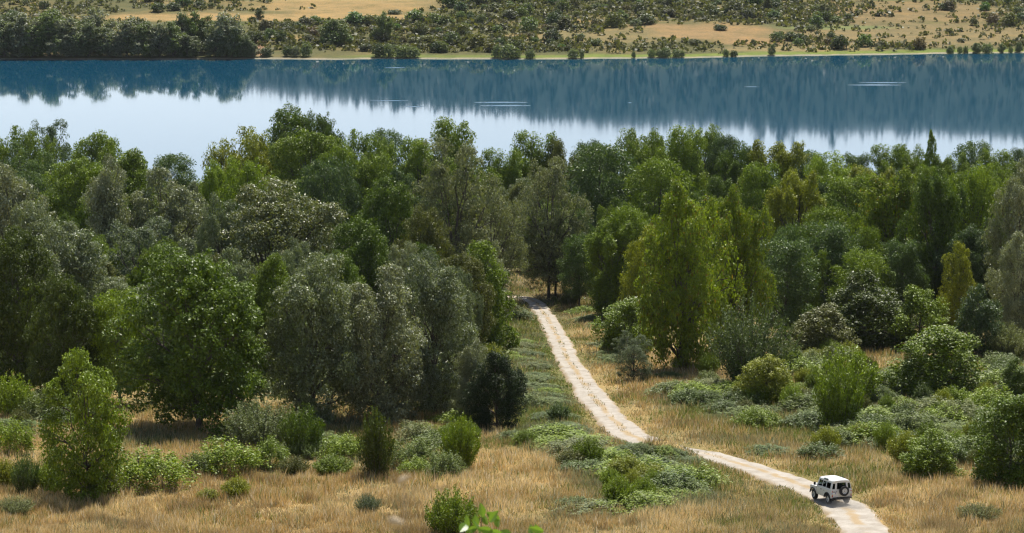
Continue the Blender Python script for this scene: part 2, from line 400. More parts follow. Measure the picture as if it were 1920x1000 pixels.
def far_clump(kind, seed, n, leaf, material, nclump, cl, lift=.0, stem=True):
    """distant tree or bush, a few hundred leaf clumps"""
    r = np.random.default_rng(seed); cl_ = []
    for i in range(nclump):
        ph = i*2.39996; zz = 1-(i+.5)/nclump*1.8; q = math.sqrt(max(0, 1-zz*zz)); k = 1-.3*r.random()
        R = cl*10*(.7+.6*r.random())
        cl_.append((np.array([q*math.cos(ph)*4.1*k, q*math.sin(ph)*4.1*k, 10*(lift+(1-lift)*(.45+.45*zz*k))]), np.array([R, R, R])))
    c, nr = clump_leaves(r, cl_, n, leaf, .35, .3); keep = c[:, 2] > 0
    c, nr = c[keep], nr[keep]
    bp = curve3((0, 0, -.5), (0, 0, 7), r, 0, 5, .01); br = np.linspace(.35, .08, 5)
    P = [(bp, br)]+limb_paths(r, bp, br, cl_, 7, .45)
    V, L, S = tubes(P, 5); register(kind, V, L, S, c, nr, leaf*(.6+.8*r.random(len(c))), material, aspect=.7, r=r)

DOME = [(1.3, 2.7, 1.4, 6), (3.2, 3.4, 1.6, 8), (5.4, 3.3, 1.6, 8), (7.2, 2.4, 1.4, 6), (8.3, .9, 1.3, 3)]
SILV = [(1.2, 2.2, 1.3, 5), (3.0, 3.1, 1.5, 7), (5.2, 3.4, 1.5, 8), (7.2, 2.8, 1.3, 7), (8.4, 1.4, 1.2, 4)]
AIRY = [(2.3, 2.5, 1.4, 5), (4.2, 3.3, 1.5, 8), (6.4, 3.2, 1.5, 8), (8.1, 1.8, 1.3, 5)]
POPL = [(1.3, 1.8, 1.3, 5), (3.0, 2.6, 1.4, 6), (5.0, 3.2, 1.4, 8), (6.9, 3.0, 1.2, 7), (8.3, 2.0, 1.1, 5)]
YOUNG = [(1.0, 2.8, 1.5, 6), (2.8, 3.2, 1.4, 7), (4.8, 2.7, 1.3, 6), (6.6, 2.0, 1.2, 5), (8.2, 1.3, 1.1, 4)]
BUSHY = [(1.2, 3.2, 1.6, 9), (3.6, 3.1, 1.7, 8), (6.0, 2.4, 1.6, 6), (7.8, 1.0, 1.5, 3)]
for i in range(3): lobed_tree('thicket', 150+i, BUSHY, material=M_LEAF, n=17000, leaf=.32, clump=.6, stem=.16, sprig=.3)
for i in range(3): lobed_tree('far_tree', 260+i, DOME, material=M_FAR, n=5200, leaf=.52, clump=.75, per=12, jit=.6, stem=.3)
for i in range(3): lobed_tree('oak', 20+i, DOME, material=M_LEAF, n=46000, leaf=.20)
for i in range(3): lobed_tree('silver', 40+i, SILV, material=M_SILVER, n=43000, leaf=.185, tall=1.0, clump=.50, jit=.55, sprig=.05)
for i in range(2): lobed_tree('airy', 60+i, AIRY, material=M_GREYLEAF, n=28000, leaf=.18, fill=.05, jit=.5, clump=.5, stem=.24)
for i in range(3): lobed_tree('poplar', 80+i, POPL, material=M_LEAF, n=36000, leaf=.215, tall=1.1, clump=.52, sprig=.15, jit=.7)
for i in range(2): lobed_tree('gold_poplar', 102+i, SILV, material=M_GOLD, n=38000, leaf=.235, tall=1.15, clump=.5, sprig=.2, fill=.06, jit=.5)
for i in range(2): lobed_tree('young', 120+i, YOUNG, material=M_LEAF, n=22000, leaf=.27, tall=1.25, clump=.55, jit=.6, fill=.06, stem=.18)
for i in range(2): spire_tree('spire', 130+i, material=M_LEAF)
for i in range(3): layered_tree('feathery', 140+i, material=M_LEAF, n=22000, leaf=.27, nclump=80)
for i in range(2): shoot_shrub('willow', 160+i, material=M_GREYLEAF, shoots=260, per=75, leaf=.28)
for i in range(2): shoot_shrub('shrub', 180+i, material=M_LEAF, shoots=220, per=70, leaf=.36, aspect=.5, bushy=.5)
for i in range(2): shoot_shrub('upright', 200+i, material=M_LEAF, shoots=170, per=60, leaf=.42, aspect=.45, bushy=.5, curve=-.2)
for i in range(3): bramble('bramble', 220+i, material=M_LEAF, leaf=.34, per=46)
for i in range(2): bramble('grey_bramble', 240+i, material=M_GREYLEAF, leaf=.34, per=46)
for i in range(4): far_clump('far_bush', 280+i, 900, 1.25, M_FAR, 18, .25, -.08)

# ------------------------------------------------------------------ the setting: ground, lake, dirt track
def build_ground():
    ys = np.concatenate([np.arange(-300, -40, 20), np.arange(-40, 140, 4), np.arange(140, 260, 1.15), np.arange(260, 400, 2.0), np.arange(400, 520, 3),
                         np.arange(520, 880, 18), np.arange(880, 1120, 2.0), np.arange(1120, 1500, 7), np.arange(1500, 3000, 60), np.arange(3000, 4001, 250)])
    u = np.concatenate([np.linspace(-6, -1.5, 16)[:-1], np.linspace(-1.5, 1.5, 191), np.linspace(1.5, 6, 16)[1:]])
    W = np.maximum(45, np.abs(ys)*.235)
    X = u[None, :]*W[:, None]; Y = np.repeat(ys[:, None], len(u), 1); Z = gz(X, Y)
    td = np.full(X.shape, 99.); k = (Y > 140) & (Y < 420) & (np.abs(X) < 60); td[k] = track_dist(X[k], Y[k]); Z = Z-.32*(1-smooth(1.7, 2.9, td))     # bed of the track
    ny, nx = X.shape; V = np.stack([X, Y, Z], -1).reshape(-1, 3)
    i = np.arange(ny-1)[:, None]*nx+np.arange(nx-1)[None, :]
    L = np.stack([i, i+1, i+nx+1, i+nx], -1).reshape(-1)
    me = np_mesh('ground', V, L, np.arange((ny-1)*(nx-1))*4, ground_material(), smooth_=True)
    x, y = V[:, 0], V[:, 1]; px, py = project(x, y, V[:, 2])
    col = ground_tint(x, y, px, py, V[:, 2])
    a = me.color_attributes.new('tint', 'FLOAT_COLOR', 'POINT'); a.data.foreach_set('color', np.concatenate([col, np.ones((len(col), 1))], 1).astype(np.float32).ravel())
    o = obj('ground', me); o['kind'] = 'structure'
def blob(px, py, cx, cy, rx, ry, soft=.5, nz=0):
    q = ((px-cx)/rx)**2+((py-cy)/ry)**2+nz
    return 1-smooth(1-soft, 1+soft, q)
def greenness(x, y, px, py):
    """0 = straw field, 1 = green undergrowth (near side)"""
    nz = (fbm(x/9, y/12, 4)-.5)*2.2
    g = .30+.55*nz
    for cx, cy, rx, ry, w in ((1000, 690, 75, 130, .75), (1020, 790, 80, 60, .5), (1230, 900, 150, 60, .55), (1600, 770, 320, 55, .5), (1330, 760, 120, 60, .15),
                              (1500, 850, 200, 50, .12), (1830, 800, 160, 70, .4), (1480, 970, 150, 60, .15), (1250, 730, 90, 70, -.25), (1400, 820, 120, 30, -.15), (300, 960, 420, 75, -.75), (700, 960, 250, 70, -.55),
                              (1000, 900, 160, 60, -.25), (1800, 940, 160, 60, -.55), (60, 820, 90, 40, -.3), (1450, 700, 60, 40, -.1), (980, 980, 160, 50, -.15)):
        g = g+w*blob(px, py, cx, cy, rx, ry, .6)
    return np.clip(g, 0, 1)
def ground_tint(x, y, px, py, z):
    straw = np.array([.34, .245, .11]); green = np.array([.10, .115, .038]); soil = np.array([.20, .16, .12])
    g = greenness(x, y, px, py)[:, None]; near = straw*(1-g)+green*g
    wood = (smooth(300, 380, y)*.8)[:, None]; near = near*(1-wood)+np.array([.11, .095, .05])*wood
    # the far shore
    nz = (fbm(x/16+3, y/10, 4)-.5)*2; nz2 = (fbm(x/45, y/30+7, 4)-.5)*2
    far = np.array([.095, .092, .036])*np.ones((len(x), 1))
    def put(mask, c):
        nonlocal far
        m = np.clip(mask, 0, 1)[:, None]; far = far*(1-m)+np.array(c)*m
    put(smooth(-.1, .5, nz2), (.15, .122, .05)); put(smooth(.1, .5, nz)*.6, (.085, .095, .034))
    tan = (.285, .195, .082); red = (.25, .165, .075)
    for cx, cy, rx, ry, c, w in ((400, 33, 260, 7, tan, 1), (640, 32, 180, 6, tan, .9), (640, 8, 170, 20, tan, .9), (1000, 66, 60, 6, tan, .5), (1120, 68, 150, 14, (.20,.155,.07), .7),
                                 (1350, 60, 120, 16, red, .9), (1420, 78, 70, 9, red, .9), (1500, 92, 140, 8, (.23, .175, .08), .8), (1720, 66, 260, 22, (.20, .15, .07), .8), (1700, 22, 190, 20, (.205, .145, .066), .8),
                                 (1090, 40, 30, 3, tan, .8), (1230, 48, 60, 4, red, .8), (484, 88, 12, 22, (.36, .21, .13), .9), (320, 2, 60, 6, (.30, .22, .1), .6), (1560, 52, 110, 4, (.14, .17, .06), .8), (560, 70, 25, 4, tan, .5)):
        put(blob(px, py, cx, cy, rx, ry, .55, nz*.5)*w, c)
    t = y-shore_far(x)
    put(smooth(1.0, 2.2, t)*(1-smooth(6, 12+4*nz, t))*smooth(-75, -45, x)*(.65+.35*smooth(-20, 30, x)), (.14, .175, .036))
    put((1-smooth(1.0, 2.4, t))*.9, (.30, .265, .20))
    up = smooth(230, 330, t); put(up, (.016, .031, .021))
    n = (y < 700)[:, None]
    bank = (smooth(492, 503, y)*(1-smooth(506, 520, y)))[:, None]
    near = near*(1-bank)+np.array([.3, .27, .2])*bank
    return np.where(n, near, far)

TRACK = [(1642, 1018, 98), (1615, 985, 92), (1588, 955, 86), (1545, 927, 0), (1480, 902, 0), (1410, 877, 0), (1345, 858, 0), (1290, 846, 0), (1245, 838, 0), (1205, 826, 0), (1176, 812, 0),
         (1146, 785, 0), (1112, 745, 0), (1083, 705, 0), (1062, 668, 0), (1046, 634, 0), (1030, 603, 0), (1013, 578, 0), (996, 562, 0)]
TP = [hit(a, b) for a, b, _ in TRACK]
HUMP = 1.0
_e = TP[-1]; TP += [Vector((_e.x-4.5, _e.y+3.5, 0)), Vector((_e.x-11, _e.y+5, 0)), Vector((_e.x-22, _e.y+7, 0))]
_f = TP[0]; TP = [Vector((_f.x-1, _f.y-60, 0)), Vector((_f.x+3, _f.y-25, 0)), Vector((_f.x+1.6, _f.y-8, 0))]+TP
def spline(P, per=14):
    P = [np.array(p)[:2] for p in P]; P = [2*P[0]-P[1]]+P+[2*P[-1]-P[-2]]; out = []
    for i in range(1, len(P)-2):
        for k in range(per):
            t = k/per; a, b, c, d = P[i-1], P[i], P[i+1], P[i+2]
            out.append(.5*((2*b)+(-a+c)*t+(2*a-5*b+4*c-d)*t*t+(-a+3*b-3*c+d)*t**3))
    out.append(P[-2]); return np.array(out)
TC = spline(TP)
def track_dist(x, y):
    x = np.asarray(x, np.float32).ravel(); y = np.asarray(y, np.float32).ravel(); q = TC[::4].astype(np.float32); a, b = q[:-1], q[1:]; e = b-a; L2 = (e**2).sum(1)
    d = np.full(len(x), 1e4, np.float32); near = np.nonzero((np.abs(x) < 75) & (y < 440))[0]
    for s in range(0, len(near), 20000):
        k = near[s:s+20000]; px = x[k, None]-a[None, :, 0]; py = y[k, None]-a[None, :, 1]
        t = np.clip((px*e[None, :, 0]+py*e[None, :, 1])/L2, 0, 1)
        d[k] = np.sqrt(((px-t*e[None, :, 0])**2+(py-t*e[None, :, 1])**2).min(1))
    return d
def build_track():
    tan = unit(np.gradient(TC, axis=0)); nrm = np.stack([tan[:, 1], -tan[:, 0]], 1); n = len(TC); m = 15
    s = np.concatenate([[0], np.cumsum(np.linalg.norm(np.diff(TC, axis=0), axis=1))])
    half = 1.95-.40*smooth(200, 320, TC[:, 1])+.4*(vnoise(s/7, 2.2)-.5)
    u = np.linspace(0, 1, m); V = []; UV = []
    for i in range(n):
        l = -half[i]-.7*(vnoise(s[i]/1.1, 7.7)-.4); r_ = half[i]+.7*(vnoise(s[i]/1.3, 31.7)-.4)
        w = l+(r_-l)*u; p = TC[i][None, :]+nrm[i][None, :]*w[:, None]
        rut = -.05*np.exp(-((np.abs(u-.5)-.22)/.09)**2)
        z = np.maximum(gz(p[:, 0], p[:, 1]), gz(p[:, 0]*0+TC[i][0], p[:, 1]*0+TC[i][1])-.05*np.abs(w))+.02+rut-.42*(np.abs(u-.5)*2)**8
        V.append(np.stack([p[:, 0], p[:, 1], z], 1)); UV.append(np.stack([u, np.full(m, s[i])], 1))
    V = np.concatenate(V); UV = np.concatenate(UV)
    i = np.arange(n-1)[:, None]*m+np.arange(m-1)[None, :]
    L = np.stack([i, i+1, i+m+1, i+m], -1).reshape(-1)
    me = np_mesh('dirt_track', V, L, np.arange((n-1)*(m-1))*4, track_material(), smooth_=True)
    uv = me.uv_layers.new(name='UVMap'); uv.data.foreach_set('uv', UV[L].astype(np.float32).ravel())
    o = obj('dirt_track', me); o['kind'] = 'structure'
def build_lake():
    V = np.array([[-1300, 470, 0], [1300, 470, 0], [1300, 990, 0], [-1300, 990, 0]], float)
    o = obj('lake', np_mesh('lake', V, np.arange(4), [0], water_material())); o['kind'] = 'structure'
build_ground(); build_track(); build_lake()

# ------------------------------------------------------------------ planting
C = dict(
    oak=(.085, .132, .009), deep=(.062, .086, .009), green=(.135, .190, .011), bright=(.180, .245, .014), lime=(.215, .235, .015), olive=(.115, .125, .028),
    gold=(.148, .196, .012), silver=(.128, .156, .060), greysilver=(.172, .186, .094), bluegrey=(.092, .118, .068), blue=(.088, .136, .036), teal=(.068, .106, .036),
    willow=(.078, .108, .034), pale=(.130, .168, .040), thorn=(.088, .128, .024), palegrey=(.165, .185, .070), dark=(.026, .044, .012), straw=(.25, .24, .17))
CAT = {'oak': 'tree', 'silver': 'tree', 'airy': 'tree', 'poplar': 'tree', 'gold_poplar': 'tree', 'thicket': 'shrub', 'young': 'tree', 'spire': 'tree', 'feathery': 'tree', 'willow': 'shrub', 'shrub': 'shrub',
       'upright': 'shrub', 'bramble': 'bramble', 'grey_bramble': 'bramble', 'far_tree': 'tree', 'far_bush': 'bush'}
NAME = {'oak': 'broadleaf_tree', 'silver': 'silver_poplar', 'airy': 'grey_tree', 'poplar': 'poplar_tree', 'gold_poplar': 'yellowing_poplar', 'thicket': 'leafy_thicket', 'young': 'young_tree', 'spire': 'poplar_tree', 'feathery': 'feathery_tree',
        'willow': 'willow_shrub', 'shrub': 'green_shrub', 'upright': 'upright_shrub', 'bramble': 'bramble_mound', 'grey_bramble': 'bramble_mound', 'far_tree': 'far_shore_tree', 'far_bush': 'scrub_bush'}
PLACED = []
def grow(kind, base, w, h, color, label, group=None, jit=True):
    tm, cm = random.choice(PROTO[kind])
    e = bpy.data.objects.new(NAME[kind], None); COL.objects.link(e); e.empty_display_size = .5
    e.location = base-Vector((0, 0, .05)); e.rotation_euler = (0, 0, random.random()*6.283)
    q = .75+.5*random.random() if 'bramble' in kind else 1
    e.scale = (w/10*q, w/10*(2-q) if q != 1 else w/10, h/10)
    k = 1+(random.random()-.5)*.16 if jit else 1
    col = tuple(c*k for c in C[color])
    obj('stems' if kind in ('willow', 'shrub', 'upright', 'thicket', 'bramble', 'grey_bramble', 'far_bush') else 'trunk', tm, e)
    obj('foliage' if kind in ('willow', 'shrub', 'upright', 'thicket', 'bramble', 'grey_bramble', 'far_bush') else 'crown', cm, e, col)
    tag(e, label, CAT[kind], group); PLACED.append((base.x, base.y, w, h, label))
    return e
def plant(kind, px, base, top, wpx, color, label, group=None, hmin=.5):
    """base: a row of the photograph (ground hit) or, if negative, a distance in metres"""
    b = hit(px, base) if base > 0 else at_d(px, -base)
    d = ray(px, top); h = CAM_H+d.z/d.y*b.y-b.z
    dep = b.y*CT-(b.z-CAM_H)*ST
    return grow(kind, b, wpx*dep/F, max(h, hmin), color, label, group)

TREES = [
 # kind, px, base row (or -distance), top row, width, colour, label
 ('young', 170, 932, 655, 172, 'green', 'loose fresh green young tree at the lower left edge of the straw field'),
 ('oak', 372, 806, 472, 270, 'oak', 'large round dark green tree left of centre with the deepest shade beneath it'),
 ('silver', 585, 792, 480, 190, 'silver', 'silver tipped tree between the large round dark tree and the wide grey poplar'),
 ('silver', 712, 790, 500, 190, 'greysilver', 'left half of the wide grey poplar pair in the middle, full to the ground'),
 ('silver', 815, 778, 486, 180, 'silver', 'right half of the wide grey poplar pair in the middle, nearest the road'),
 ('oak', 932, 806, 660, 105, 'dark', 'small dark tree with bare trunk left of the road, beside the grey poplars'),
 ('silver', 888, 800, 640, 90, 'greysilver', 'grey leaved sapling leaning on the small dark tree left of the road'),
 ('young', 905, 660, 455, 140, 'green', 'green tree overhanging the left edge of the road bend'),
 ('airy', 800, 700, 468, 150, 'bluegrey', 'pale grey rounded willow rising behind the wide grey poplar pair'),
 ('airy', 865, 690, 505, 90, 'bluegrey', 'grey willow between the pale rounded willow and the road bend'),
 ('oak', 130, 765, 520, 130, 'deep', 'very dark tree behind the loose young tree at the left edge'),
 ('feathery', 225, 760, 545, 140, 'bright', 'bright green tree wedged against the left side of the large round dark tree'),
 ('oak', 40, 740, 430, 170, 'deep', 'dark green broad tree filling the left edge at mid height'),
 ('silver', 135, 700, 420, 190, 'silver', 'dark silvery tree at the left with speckled pale leaf tips'),
 ('silver', 30, 640, 305, 190, 'greysilver', 'grey poplar at the left edge below the lake'),
 ('silver', 70, 655, 385, 150, 'silver', 'silver topped tree at left in front of the grey poplar'),
 ('airy', 270, 660, 412, 200, 'bluegrey', 'blue grey willow tree above the large round dark tree'),
 ('silver', 215, 600, 300, 150, 'greysilver', 'tall grey poplar in the left wood, left one of two side by side'),
 ('silver', 320, 590, 318, 160, 'greysilver', 'tall grey poplar in the left wood, right one of two side by side'),
 ('silver', 515, 640, 345, 235, 'olive', 'broad olive grey tree right of the blue grey willow'),
 ('silver', 420, 610, 365, 110, 'silver', 'narrow silver tree leaning on the broad olive grey tree'),
 ('oak', 735, 610, 335, 150, 'oak', 'rich green round tree left of the pale grey poplars at centre'),
 ('oak', 675, 655, 415, 150, 'oak', 'dark green dome tree above the silver tipped tree'),
 ('oak', 800, 640, 388, 120, 'olive', 'olive green tree between the rich green round tree and the road'),
 ('airy', 850, -345, 262, 190, 'greysilver', 'tall speckled grey poplar at centre beyond the road bend'),
 ('airy', 920, -350, 330, 130, 'greysilver', 'grey poplar right of the tall speckled one, beyond the road bend'),
 ('airy', 1030, -375, 298, 150, 'greysilver', 'pale grey domed tree with a leaning trunk above the road end'),
 ('airy', 1042, 556, 400, 120, 'silver', 'grey tree on a dark forked bare trunk at the road end'),
 ('feathery', 1130, -410, 272, 165, 'blue', 'blue green feathery tree right of the pale grey domed tree'),
 ('poplar', 1150, 596, 415, 120, 'green', 'fresh green tree at the right of the road bend'),
 ('feathery', 1085, 575, 440, 80, 'blue', 'low blue green tree beside the road end on the right'),
 ('gold_poplar', 1277, 692, 345, 166, 'gold', 'tall yellow green poplar right of the road, left one of two touching'),
 ('gold_poplar', 1374, 672, 358, 130, 'gold', 'tall yellow green poplar right of the road, right one of two touching'),
 ('young', 1205, 640, 425, 110, 'lime', 'yellow green tree leaning on the left of the tall yellow poplars'),
 ('poplar', 1492, 570, 322, 130, 'lime', 'slender light green poplar right of the tall yellow poplars'),
 ('feathery', 1470, 640, 450, 150, 'blue', 'blue green feathery tree right behind the tall yellow poplars'),
 ('feathery', 1555, 620, 420, 150, 'blue', 'blue green feathery tree in the middle of the right hand wood'),
 ('feathery', 1610, 640, 470, 120, 'green', 'feathery green tree below the tall branching tree at right'),
 ('gold_poplar', 1672, 585, 320, 150, 'gold', 'tall yellow crowned tree at right with bare branches showing through'),
 ('poplar', 1752, 590, 322, 130, 'oak', 'dark upright tree right of the tall yellow crowned tree'),
 ('poplar', 1832, 575, 310, 130, 'bright', 'vivid green upright poplar near the right edge'),
 ('silver', 1905, 600, 300, 130, 'greysilver', 'silver grey poplar cut by the right edge'),
 ('silver', 1908, 640, 435, 110, 'greysilver', 'lower silver grey tree at the right edge under the silver poplar'),
 ('young', 1797, 615, 455, 75, 'lime', 'small yellow green tree below the vivid green upright poplar'),
 ('willow', 1408, 735, 540, 190, 'willow', 'broad grey green willow shrub in front of the tall yellow poplars'),
 ('thicket', 1172, 662, 560, 112, 'green', 'round bright topped bush tree right of the road, before the yellow poplars'),
 ('airy', 1188, 715, 622, 82, 'bluegrey', 'small open blue grey tree on the straw right of the road'),
 ('thicket', 1545, 668, 572, 120, 'olive', 'rounded olive shrub right of the broad grey green willow'),
 ('thicket', 1625, 655, 510, 165, 'deep', 'dark green rounded tree at the foot of the right hand wood'),
 ('thicket', 1722, 650, 538, 115, 'green', 'bright topped rounded shrub under the tall yellow crowned tree'),
 ('thicket', 1835, 668, 535, 100, 'teal', 'dark blue green round tree near the right edge'),
 ('thicket', 1762, 742, 610, 180, 'green', 'wide dark green shrub in the right hand scrub'),
 ('upright', 1590, 760, 640, 130, 'bright', 'bright bushy shrub left of the wide dark green shrub'),
 ('upright', 1572, 805, 655, 100, 'green', 'tall pointed green shrub standing before the bright bushy shrub'),
 ('thicket', 1434, 758, 668, 105, 'lime', 'yellow green round bush at the foot of the broad willow shrub'),
 ('thicket', 1895, 912, 740, 165, 'oak', 'big dark shrub cut by the right edge, beside the straw'),
 ('thicket', 1742, 893, 805, 110, 'green', 'dark rounded shrub left of the big dark shrub at the right edge'),
 ('thicket', 1905, 745, 672, 70, 'oak', 'dark shrub at the right edge, above the green brambles'),
 ('upright', 705, 898, 752, 78, 'deep', 'narrow dark pointed shrub on a single stem, centre left'),
 ('shrub', 862, 885, 768, 82, 'bright', 'green open bush right of the narrow dark pointed shrub'),
 ('upright', 567, 856, 745, 88, 'oak', 'dense egg shaped green shrub in front of the dark wood'),
 ('willow', 490, 838, 738, 170, 'silver', 'dark grey green spreading shrub behind the egg shaped shrub'),
 ('upright', 848, 1010, 903, 110, 'green', 'bushy green shrub at the bottom edge, left of centre'),
 ('shrub', 443, 936, 890, 64, 'lime', 'small round lime green bush alone in the straw field'),
 ('shrub', 390, 940, 912, 48, 'lime', 'low yellowish tuft bush beside the small round lime bush'),
 ('upright', 50, 927, 838, 60, 'blue', 'small dark cone shaped shrub near the lower left corner'),
 ('shrub', 95, 925, 858, 70, 'bright', 'light green bush right of the small cone shaped shrub'),
 ('shrub', 10, 918, 855, 60, 'lime', 'yellow green bush left of the small cone shaped shrub'),
 ('upright', 25, 785, 688, 85, 'bright', 'bright green upright shrub at the left edge'),
 ('bramble', 285, 918, 830, 165, 'bright', 'large bright bramble mound right of the loose young tree'),
 ('bramble', 425, 888, 812, 135, 'bright', 'bright arching bramble mound before the large round dark tree'),
 ('grey_bramble', 375, 895, 840, 80, 'pale', 'greyish bramble mound between the two bright ones at left'),
 ('bramble', 510, 880, 810, 90, 'green', 'dark green bramble left of the egg shaped shrub'),
 ('shrub', 625, 893, 848, 82, 'green', 'low rounded green bush between the egg shaped and pointed shrubs'),
 ('shrub', 552, 893, 850, 62, 'olive', 'low olive bush under the egg shaped shrub'),
 ('bramble', 645, 862, 805, 95, 'bright', 'light bramble right of the egg shaped shrub'),
 ('grey_bramble', 780, 880, 812, 110, 'pale', 'grey green bramble mound right of the narrow pointed shrub'),
 ('bramble', 780, 893, 850, 70, 'bright', 'small bright bramble under the green open bush'),
 ('grey_bramble', 835, 897, 840, 90, 'pale', 'dark speckled bramble at the foot of the green open bush'),
 ('bramble', 20, 852, 775, 95, 'bright', 'bright bramble at the left edge under the upright shrub'),
 ('shrub', 200, 930, 880, 90, 'olive', 'olive bush at the right foot of the loose young tree'),
 ('grey_bramble', 80, 790, 725, 90, 'pale', 'pale grey bramble right of the bright upright shrub at the left edge'),
 ('willow', 30, 965, 925, 80, 'palegrey', 'pale grey tussock in the lower left corner'),
 ('willow', 690, 965, 920, 60, 'bluegrey', 'grey blue tuft in the straw below the narrow pointed shrub'),
 ('willow', 1888, 668, 598, 90, 'palegrey', 'pale straw grey shrub at the right edge below the silver trees'),
 ('shrub', 1790, 770, 720, 80, 'bright', 'bright bush right of the wide dark green shrub'),
 ('bramble', 1860, 780, 715, 110, 'bright', 'bright bramble bank near the right edge above the big dark shrub'),
 ('shrub', 1695, 870, 800, 75, 'lime', 'light green bush left of the dark rounded shrub at right'),
 ('willow', 1835, 975, 940, 95, 'olive', 'small dark bush in the straw at the lower right'),
 ('bramble', 1243, 853, 833, 75, 'green', 'low weeds on the rise hiding the bend of the track'), ('bramble', 1268, 857, 838, 50, 'thorn', 'darker weeds at the right end of the rise hiding the track'), ('bramble', 1222, 851, 832, 60, 'thorn', 'middle weeds on the rise between two paler clumps at the track bend'), ('grey_bramble', 1207, 846, 829, 60, 'pale', 'greyish weeds left of the rise hiding the track'),
 ('shrub', 1048, 790, 750, 50, 'blue', 'small blue green bush at the left road edge'),
]
TREES += [('bramble', 962, 600, 572, 70, 'thorn', 'dark weeds at the left verge of the road end'), ('shrub', 1068, 572, 548, 40, 'olive', 'little olive bush at the right of the road end'), ('bramble', 1092, 590, 572, 60, 'bright', 'bright weeds below the low blue green tree by the road end')]
